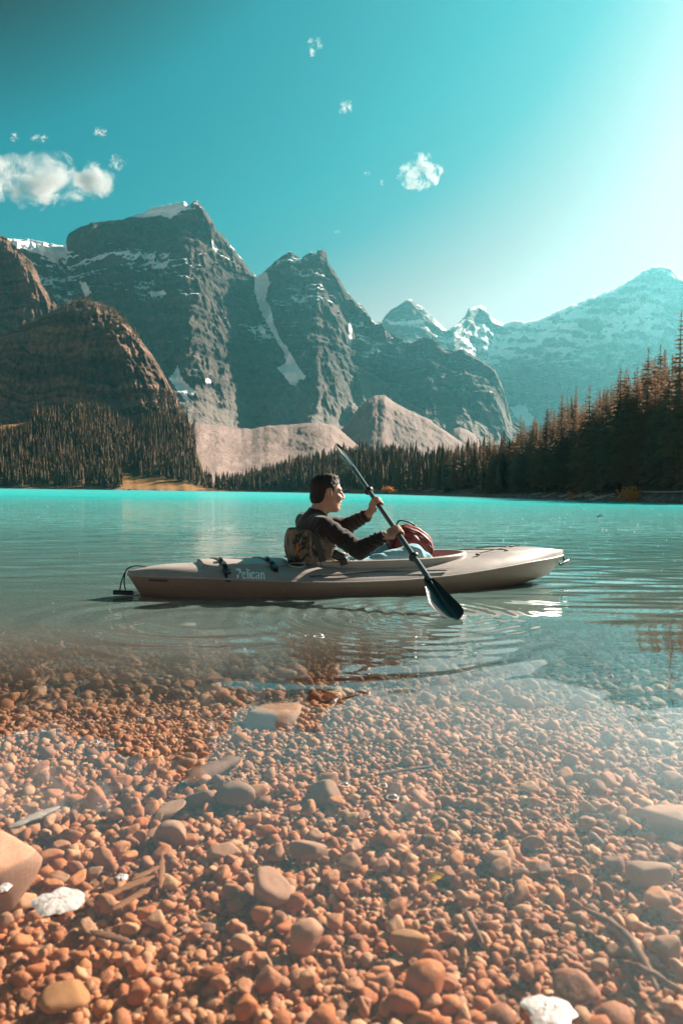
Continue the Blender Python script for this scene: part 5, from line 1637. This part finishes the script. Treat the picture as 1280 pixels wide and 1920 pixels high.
# ------------------------------------------------------------------ backpack between the legs
t = NT('red_ripstop')
co = t.coords('Object')
n1 = t.noise(9, co, 4, 0.6); n2 = t.noise(420, co, 2)
pack_m = t.done(t.mix(t.map_range(n1, 0.3, 0.7), (0.20, 0.022, 0.022), (0.33, 0.045, 0.04)), 0.55, t.bump(t.math('ADD', t.math('MULTIPLY', n1, 1.0), t.math('MULTIPLY', n2, 0.06)), 0.5, 0.01), Specular_IOR_Level=0.35)
PC = np.array([.515, .085, .285])
pack = empty('backpack', tuple(Vector(KORG) + Vector(KA * PC[0] + KB * PC[1]) + Vector((0, 0, PC[2]))), KYAW)
tag(pack, 'red hiking backpack standing in the cockpit in front of the paddler', 'backpack')
def pack_sdf(X):
    w = 0.005 * np.sin((X[..., 2] * 19 + X[..., 0] * 9 + 1.5 * fbm(X[..., 0] * 9, X[..., 1] * 9, X[..., 2] * 9, 2)) * 6.283) * sstep(-.06, .06, X[..., 2]) * sstep(-.1, .1, X[..., 0])
    d = sdf_box(X, (-.005, 0, -.06), (.150, .10, .115), .07)
    d = smin(d, sdf_ell(X, (-.015, 0, .005), (.140, .10, .118)), .03)
    d = smin(d, sdf_ell(X, (.075, -.02, -.05), (.085, .085, .10)), .03)
    g = np.abs(sdf_ell(X, (-.10, 0, -.16), (.215, .4, .215)))
    d = d + 0.006 * np.exp(-(g / .006) ** 2)
    g2 = np.abs(sdf_ell(X, (-.10, 0, -.16), (.26, .4, .262)))
    d = d + 0.005 * np.exp(-(g2 / .005) ** 2)
    return d - w - 0.004 * fbm(X[..., 0] * 16, X[..., 1] * 16, X[..., 2] * 16, 3)
sdf_mesh('pack_body', pack_sdf, (-.20, -.15, -.21), (.20, .15, .16), 0.0055, pack_m, pack)
tube_obj('haul_loop', [(-.085, 0, .095), (-.092, 0, .128), (-.07, 0, .148), (-.02, 0, .143), (.02, 0, .128), (.035, 0, .11)], .0058, black_m, pack, 8, False, 30)
bevel_box('buckle', (.034, .03, .05), (-.125, -.03, .075), (0, -.25, 0), black_m, pack, .3)
bevel_box('loop_anchor', (.03, .03, .018), (.035, 0, .112), (0, .4, 0), black_m, pack, .3)
def pack_front(u, z):
    vs_ = np.linspace(-.16, .0, 120)
    s = pack_sdf(np.stack([np.full(120, u), vs_, np.full(120, z)], 1))
    k = int(np.argmax(s < 0)); return vs_[k]
tube_obj('shoulder_strap', [(-.135, -.06, .05), (-.165, -.07, -.02), (-.168, -.06, -.10), (-.15, -.05, -.16)], .014, black_m, pack, 8, False, 24, .008)
for zr in (.205, .252):
    pts = []
    for a in np.linspace(D2R(20), D2R(80), 26):
        u, z = -.10 + zr * math.cos(a), -.16 + zr * math.sin(a)
        pts.append((u, pack_front(u, z) - .001, z))
    tube_obj('zipper', pts, .0032, black_m, pack, 6)
tube_obj('side_cord', [(.115, pack_front(.115, .03) - .003, .03), (.10, pack_front(.10, -.01) - .004, -.01), (.13, pack_front(.13, -.04) - .004, -.04), (.115, pack_front(.115, -.09) - .003, -.09)], .0035, black_m, pack, 6, False, 24)
gold_m = flat_mat('faded_print', (0.42, 0.25, 0.17), 0.6, 0.1, 60)
tv_, tf_ = letter_mesh('OSPREY', 0.024, 0.0, 0.01, 0.95)
tw = tv_[:, 0].max()
out = []
for a, b in tv_:
    f_ = (a / tw - .5)
    ang = f_ * 1.0
    rr_ = 0.062 + b
    u = 0.052 + rr_ * math.sin(ang); z = -.098 + rr_ * math.cos(ang) - 0.020
    out.append((u, pack_front(u, z) - .0022, z))
link('lettering', np_mesh('lettering', np.array(out), tf_, False), gold_m, pack)
for s_ in (-1, 1):
    pts = []
    for f_ in np.linspace(0, 1, 12):
        u = 0.052 + s_ * 0.034 * f_; z = -.085 + .004 * math.sin(f_ * 3) + .018 * f_ ** 1.6 - .006
        pts.append((u, pack_front(u, z) - .0015, z))
    tube_obj('emblem', pts, [.0028 * (1 - .75 * q) + .0004 for q in np.linspace(0, 1, 12)], gold_m, pack, 6)
pts = [(0.052, pack_front(.052, z) - .0015, z) for z in np.linspace(-.080, -.106, 6)]
tube_obj('emblem', pts, [.0012, .003, .0028, .002, .0028, .001], gold_m, pack, 6)
# ------------------------------------------------------------------ small things on and beside the water
def blob_leafs(name, c, rad, n, mat, seed, squash=0.8, leaf=0.09):
    r = np.random.default_rng(seed)
    V, F = [], []
    for i in range(n):
        d = r.normal(size=3); d /= np.linalg.norm(d)
        q = c + d * rad * np.array([1, 1, squash]) * r.random() ** 0.4 * (1 + 0.35 * pnoise(d[0] * 2.2, d[1] * 2.2, d[2] * 2.2 + seed))
        a = r.normal(size=3); a /= np.linalg.norm(a); b = np.cross(a, r.normal(size=3)); b /= np.linalg.norm(b)
        s = leaf * r.uniform(.6, 1.4); k = len(V)
        V += [q - a * s, q + b * s * .55, q + a * s, q - b * s * .55]; F.append((k, k + 1, k + 2, k + 3))
    return np.array(V), np.array(F)
def leaf_mat(name, c1, c2):
    t = NT(name)
    col = t.mix(t.map_range(t.noise(2.5, t.pos(), 3), 0.35, 0.65), c1, c2)
    b = t.n('BsdfDiffuse', {'Color': col}); tr = t.n('BsdfTranslucent', {'Color': col})
    ms = t.n('MixShader', {0: 0.45, 1: b, 2: tr}); t.t.links.new(ms.outputs[0], t.out.inputs[0]); return t.m
gold_leaf = leaf_mat('golden_leaves', (0.62, 0.20, 0.045), (0.75, 0.33, 0.08))
twig_m = flat_mat('twig_bark', (0.12, 0.08, 0.06), 0.9, 0.3, 30)
def bush(px, Y, d_up, w_px, h_px, seed, label, group='golden bushes on the shore'):
    X = (px - 640) / FPX * Y
    Z = float(shore_h(np.array(px), np.array(Y)))
    rad = w_px / 2 / FPX * Y
    root = tag(empty('bush', (X, Y, Z)), label, 'bush', group)
    c = np.array([0, 0, d_up + rad * h_px / w_px])
    v, f = blob_leafs('foliage', c, rad, 420, gold_leaf, seed, h_px / w_px, rad * 0.13)
    link('foliage', np_mesh('foliage', v, f, False), gold_leaf, root)
    r = np.random.default_rng(seed)
    VV, FF, n = [], [], 0
    for k in range(5):
        e = c + r.normal(0, rad * .45, 3)
        tv, tf = tube(curve_pts([(r.normal(0, .05), r.normal(0, .05), -.1), (e[0] * .4, e[1] * .4, e[2] * .5), e], 8), [rad * .05 * (1 - .8 * q) for q in np.linspace(0, 1, 8)], 5)
        VV.append(tv); FF.append(tf + n); n += len(tv)
    link('stems', np_mesh('stems', np.concatenate(VV), np.concatenate(FF), True), twig_m, root)
bush(1178, 74, .3, 44, 40, 3, 'largest golden bush, glowing at the foot of the right forest above the driftwood')
bush(1151, 77, .2, 20, 30, 4, 'narrow golden bush just left of the largest golden bush')
bush(1068, 95, .3, 14, 22, 5, 'small golden bush low on the right bank where the driftwood begins')
bush(1052, 97, .0, 12, 16, 6, 'tiny golden bush at the water side, leftmost on the right bank')
bush(1132, 80, .5, 12, 10, 7, 'little orange bush in the dark gap between the two golden clumps')
bush(668, 318, .2, 26, 16, 8, 'low orange bush on the middle shore behind the paddle shaft', 'orange bushes on the middle shore')
bush(690, 309, .2, 20, 12, 9, 'low orange bush on the middle shore, right beside the paddle shaft', 'orange bushes on the middle shore')
bush(727, 280, .2, 26, 13, 10, 'low orange bush on the middle shore, nearest the right forest', 'orange bushes on the middle shore')

drift_m = wood_mat('driftwood', (0.58, 0.48, 0.42))
def log(name, a, b, r0, mat, label, cat, group=None, seed=0, stubs=2):
    r = np.random.default_rng(seed)
    a, b = np.array(a, float), np.array(b, float)
    c = (a + b) / 2
    n = 12
    pts = [a + (b - a) * q + np.array([0, 0, 0.4 * r0 * math.sin(q * 5 + seed)]) - c for q in np.linspace(0, 1, n)]
    VV, FF, k = [], [], 0
    tv, tf = tube(pts, [r0 * (1 - .45 * q) * r.uniform(.88, 1.12) for q in np.linspace(0, 1, n)], 9); VV.append(tv); FF.append(tf); k = len(tv)
    for s in range(stubs):
        p0 = pts[int(r.integers(2, n - 2))]; e = p0 + np.array([r.normal(0, .25), r.normal(0, .2), r.uniform(.25, .7)]) * r0 * 5
        tv, tf = tube([p0, (p0 + e) / 2 + r.normal(0, r0 * .3, 3), e], [r0 * .4, r0 * .28, r0 * .1], 6); VV.append(tv); FF.append(tf + k); k += len(tv)
    o = link(name, np_mesh(name, np.concatenate(VV), np.concatenate(FF), True), mat); o.location = c
    return tag(o, label, cat, group)
def shore_pt(px, d, dz=0.0):
    Y = float(shore_y(np.array(px))) + d
    return np.array([(px - 640) / FPX * Y, Y, float(shore_h(np.array(px), np.array(Y))) + dz])
log('driftwood_log', shore_pt(1168, 1.2, .55), shore_pt(1292, 1.2, .62), .10, drift_m, 'long straight pale log lying level along the right bank near the edge', 'log', 'driftwood on the right bank', 1, 0)
log('driftwood_log', shore_pt(1066, -.4, .22), shore_pt(1112, 1.8, .7), .13, drift_m, 'pale slanting log reaching up the right bank below the small golden bush', 'log', 'driftwood on the right bank', 2)
log('driftwood_log', shore_pt(1105, -.3, .2), shore_pt(1150, .6, .55), .15, drift_m, 'thick orange-lit driftwood trunk on the right bank below the golden bushes', 'log', 'driftwood on the right bank', 3, 3)
dl = np.random.default_rng(31)
for k in range(14):
    px = dl.uniform(985, 1160); w = dl.uniform(8, 26)
    log('driftwood_log', shore_pt(px, dl.uniform(-.6, 1.4), dl.uniform(.1, .35)), shore_pt(px + w, dl.uniform(-.6, 1.8), dl.uniform(.15, .5)), dl.uniform(.06, .13), drift_m,
        'pale piece of driftwood in the jumble along the right bank', 'log', 'driftwood on the right bank', 40 + k, 1)
shore_rock_m = flat_mat('shore_rock', (0.17, 0.13, 0.11), 0.85, 0.5, 3, 0.5)
rk = []
for i in range(6):
    V, F = stone_shape(700 + i, 3, p=13, cuts=9); me = np_mesh('shore_rock', V, F, True); me.materials.append(shore_rock_m); rk.append(me)
for k in range(70):
    px = 900 + 400 * dl.random() ** .8
    o = bpy.data.objects.new('shore_rock', rk[k % 6]); COL.objects.link(o)
    s = dl.uniform(.14, .42)
    o.location = shore_pt(px, dl.uniform(-1.0, 1.6), s * .25); o.scale = (s, s, s * .8); o.rotation_euler = (dl.normal(0, .2), dl.normal(0, .2), dl.uniform(0, 6.28))
    tag(o, *(('grey rock at the water line in front of the long straight log', 'rock', 'rocks in front of the long log') if px > 1160 else ('grey rock in the stony strip under the driftwood jumble', 'rock', 'rocks under the driftwood jumble')))
o = bpy.data.objects.new('boulder', rk[1]); COL.objects.link(o); o.location = shore_pt(243, -1.0, .6); o.scale = (1.6, 1.4, 1.3)
tag(o, 'dark boulder standing in the water off the sandy far shore', 'boulder')
o = bpy.data.objects.new('boulder', rk[3]); COL.objects.link(o); o.location = shore_pt(297, -.5, .2); o.scale = (2.6, 1.4, .7)
tag(o, 'low flat dark boulder at the water line of the sandy far shore', 'boulder')

q = PZ(1124, 969, 0.0)
log('floating_stick', q + np.array([-.10, 0, .01]), q + np.array([.10, .03, .03]), .022, twig_m, 'dark bit of wood floating far out at the right', 'stick', None, 5, 2)

# foam, bubbles, leaf
t = NT('white_foam')
co = t.coords('Object')
vo = t.n('TexVoronoi', {'Vector': co, 'Scale': 160.0}); vo.feature = 'F1'
foam_m = t.done(t.mix(t.map_range(t.noise(60, co, 4), 0.3, 0.5), (0.24, 0.17, 0.14), (0.46, 0.42, 0.40)), 0.5, t.bump(t.math('SUBTRACT', 1.0, vo.outputs[0]), 0.25, 0.003), Specular_IOR_Level=0.5)
def foam(px, py, w, h, seed, label):
    q = PZ(px, py, 0.003)
    sx = w / 2 / FPX * q[1] * 1.05
    sy = h / 2 / FPX * q[1] ** 2 / (CAM_H) * 1.0
    n, m = 56, 12
    V, F = [], []
    for i in range(m):
        f = i / (m - 1)
        for j in range(n):
            a = 6.283 * j / n
            o_ = 1 + 0.30 * float(fbm(math.cos(a) * 1.2 + seed, math.sin(a) * 1.2, 0, 3)) * 2.0
            V.append((math.cos(a) * f * o_ * sx, math.sin(a) * f * o_ * sy, 0.004 * (1 - f ** 4) + 0.0016 * float(pnoise(math.cos(a) * f * 9, math.sin(a) * f * 9, seed)) * (1 - f ** 6) - .001))
    for i in range(m - 1):
        for j in range(n): F.append((i * n + j, (i + 1) * n + j, (i + 1) * n + (j + 1) % n, i * n + (j + 1) % n))
    o = link('foam_patch', np_mesh('foam_patch', np.array(V), np.array(F), True), foam_m); o.location = q
    tag(o, label, 'foam', 'foam patches floating on the shallows')
foam(108, 1688, 92, 52, 3.3, 'white ragged foam patch floating beside the large rock at the left edge')
foam(1030, 1897, 84, 78, 7.1, 'white foam patch floating at the lower right, cut by the bottom edge')
foam(228, 1645, 24, 14, 2.2, 'small white bubble raft above the wood slivers')
foam(8, 1664, 22, 18, 5.2, 'small bright foam spot in front of the large rock at the left edge')
t = NT('bubble_film')
lw = t.n('LayerWeight', {'Blend': 0.35}).outputs['Facing']
ms = t.n('MixShader', {0: t.math('MULTIPLY', t.math('POWER', lw, 1.4), 0.85), 1: t.n('BsdfTransparent'), 2: t.n('BsdfGlossy', {'Roughness': 0.08, 'Color': (1, 1, 1)})})
t.t.links.new(ms.outputs[0], t.out.inputs[0]); bubble_m = t.m
v_, f_ = ico(3); keep = v_[f_].mean(1)[:, 2] > -0.05
bme = np_mesh('bubble', v_, f_[keep], True); bme.materials.append(bubble_m)
rv, rf = tube([(math.cos(a), math.sin(a), 0) for a in np.linspace(0, 6.283, 25)[:-1]], .13, 6, True)
rme = np_mesh('bubble_edge', rv, rf, True); rme.materials.append(foam_m)
BUB = [(597, 1194, 20, 'largest clear bubble on the rings left of the paddle'), (735, 1496, 22, 'large bubble with a bright edge in the middle shallows'), (717, 1473, 16, 'bubble just above the large one in the middle shallows'),
       (645, 1472, 18, 'bubble left of the pair in the middle shallows'), (687, 1531, 12, 'small bubble below the pair in the middle shallows'), (455, 1218, 12, 'bubble on the dark water below the lettering of the kayak'),
       (680, 1483, 10, 'tiny bubble between the two bubbles in the middle shallows'), (616, 1396, 12, 'bright bubble beside the round gap in the sky reflection'), (178, 1392, 16, 'bright flat bubble in the left shallows'),
       (1144, 1268, 10, 'bubble near the right edge, above the sky reflection'), (1008, 1480, 10, 'lone bubble in the right half of the shallows'), (570, 1193, 9, 'small bubble left of the largest clear bubble'), (540, 1190, 9, 'tiny bubble in the row left of the largest clear bubble')]
for px, py, w, lab in BUB:
    q = PZ(px, py, 0.0); s = w / 2 / FPX * q[1]
    b = tag(empty('bubble', q), lab, 'bubble', 'bubbles on the water'); b.scale = (s, s, s * .8)
    link('film', bme, None, b); link('edge', rme, None, b)
# countless flecks: floating foam, plus white specks standing in for sun glitter
fr = np.random.default_rng(55)
VV, FF, n = [], [], 0
for k in range(260):
    if k < 90: px, py = fr.uniform(-60, 1340), fr.uniform(1120, 1600)
    elif k < 190: px, py = fr.uniform(860, 1340), 935 + 160 * fr.random() ** 1.5  # white specks added where the sun glitters on the water
    else: px, py = fr.uniform(0, 1280), 940 + 170 * fr.random()
    q = PZ(px, max(py, horizon_y(px) + 9), 0.004)
    if q[1] > 60: continue
    s = fr.uniform(.5, 1.5) / FPX * q[1] * (1.0 if py > 1100 else .9)
    m = 6
    ring_ = [(q[0] + s * math.cos(6.283 * j / m), q[1] + s * math.sin(6.283 * j / m), q[2] - .003) for j in range(m)]
    VV += ring_ + [(q[0], q[1], q[2] + min(s * .5, .01))]
    FF += [(n + j, n + (j + 1) % m, n + m) for j in range(m)]; n += m + 1
tag(link('foam_and_glint_flecks', np_mesh('foam_and_glint_flecks', np.array(VV), np.array(FF), True), foam_m), kind='stuff')
# yellow leaf
yl = leaf_mat('yellow_leaf', (0.75, 0.40, 0.03), (0.85, 0.52, 0.06))
q = bed_point(816, 1648, .045)
V, F = [], []
for i in range(9):
    f = i / 8; w = .010 * math.sin(math.pi * min(1, f * 1.05 + .03)) ** .7 * (1 + .25 * math.sin(f * 21))
    for j in range(5):
        e = -1 + .5 * j
        V.append((-.017 + .034 * f, e * w, .003 * e * e + .004 * math.sin(f * 3)))
o = link('fallen_leaf', np_mesh('fallen_leaf', np.array(V), grid_faces(9, 5), True), yl); o.location = q; o.rotation_euler = (.2, -.2, .3)
tag(o, 'bright yellow leaf lying among the stones', 'leaf')

# ------------------------------------------------------------------ clouds (above the top of the haze)
def cloud(px, py, w, h, seed, label, dens=0.010, Y=4800.0, edge=0.5):
    q = P(px, py, Y)
    sx, sz = w / 2 / FPX * Y * 1.25, h / 2 / FPX * Y * 1.25
    v, f = ico(3)
    o = link('cloud', np_mesh('cloud', v, f, True)); o.location = q; o.scale = (sx, min(sx, sz) * .4, sz)
    t = NT('cloud_vapour')
    co = t.coords('Object')
    r2 = t.n('VectorMath', {0: co, 1: co}, operation='DOT_PRODUCT').outputs['Value']
    off = t.n('Mapping', {'Vector': co, 'Location': (seed * 3.1, seed * 1.7, seed), 'Scale': (sx / max(sx, sz), .6, sz / max(sx, sz))}).outputs[0]
    n = t.noise(2.4, off, 9, 0.72, 0.5)
    d = t.math('ADD', t.math('MULTIPLY', t.math('SUBTRACT', n, 0.52), 10.0), t.math('SUBTRACT', edge - .25, t.math('MULTIPLY', r2, 1.3)))
    d = t.math('SUBTRACT', d, t.math('MULTIPLY', t.math('MAXIMUM', t.math('SUBTRACT', r2, 0.45), 0.0), 5.0))
    d = t.math('MULTIPLY', t.math('MINIMUM', t.math('MAXIMUM', d, 0.0), 1.0), dens)
    pv = t.n('VolumePrincipled', {'Color': (1, 1, 1), 'Density': t.math('MULTIPLY', d, 2.6), 'Anisotropy': 0.0})
    t.t.links.new(pv.outputs[0], t.out.inputs['Volume'])
    o.data.materials.append(t.m)
    tag(o, label, 'cloud', 'small clouds in the clear sky')
cloud(82, 338, 290, 130, 4.3, 'largest white cloud, drifting in from the left edge above the peaks', .012, edge=.55)
cloud(786, 322, 95, 84, 2, 'bright white puff of cloud right of the middle', .022, edge=.5)
cloud(590, 86, 34, 46, 3, 'highest wisp of cloud near the top middle', .016, edge=.35)
cloud(647, 200, 36, 36, 4, 'thin wisp of cloud below the highest one', .016, edge=.35)
cloud(189, 247, 40, 24, 5, 'small flat cloud above the largest cloud, the rightmost of three', .022, edge=.4)
cloud(74, 259, 42, 20, 6, 'small flat cloud above the largest cloud, the middle one of three', .022, edge=.4)
cloud(28, 258, 22, 26, 7, 'tiny cloud above the largest cloud, the leftmost of three', .022, edge=.4)
cloud(222, 305, 46, 38, 8, 'faint ragged cloud just off the right tip of the largest cloud', .010, edge=.4)
cloud(688, 326, 20, 12, 9, 'tiny cloud speck left of the bright white puff', .018, edge=.4)
cloud(715, 342, 14, 18, 10, 'tiny cloud speck closest to the bright white puff', .014, edge=.4)
cloud(631, 433, 26, 11, 11, 'thin low cloud sliver above the tooth-shaped peak', .016, edge=.4)
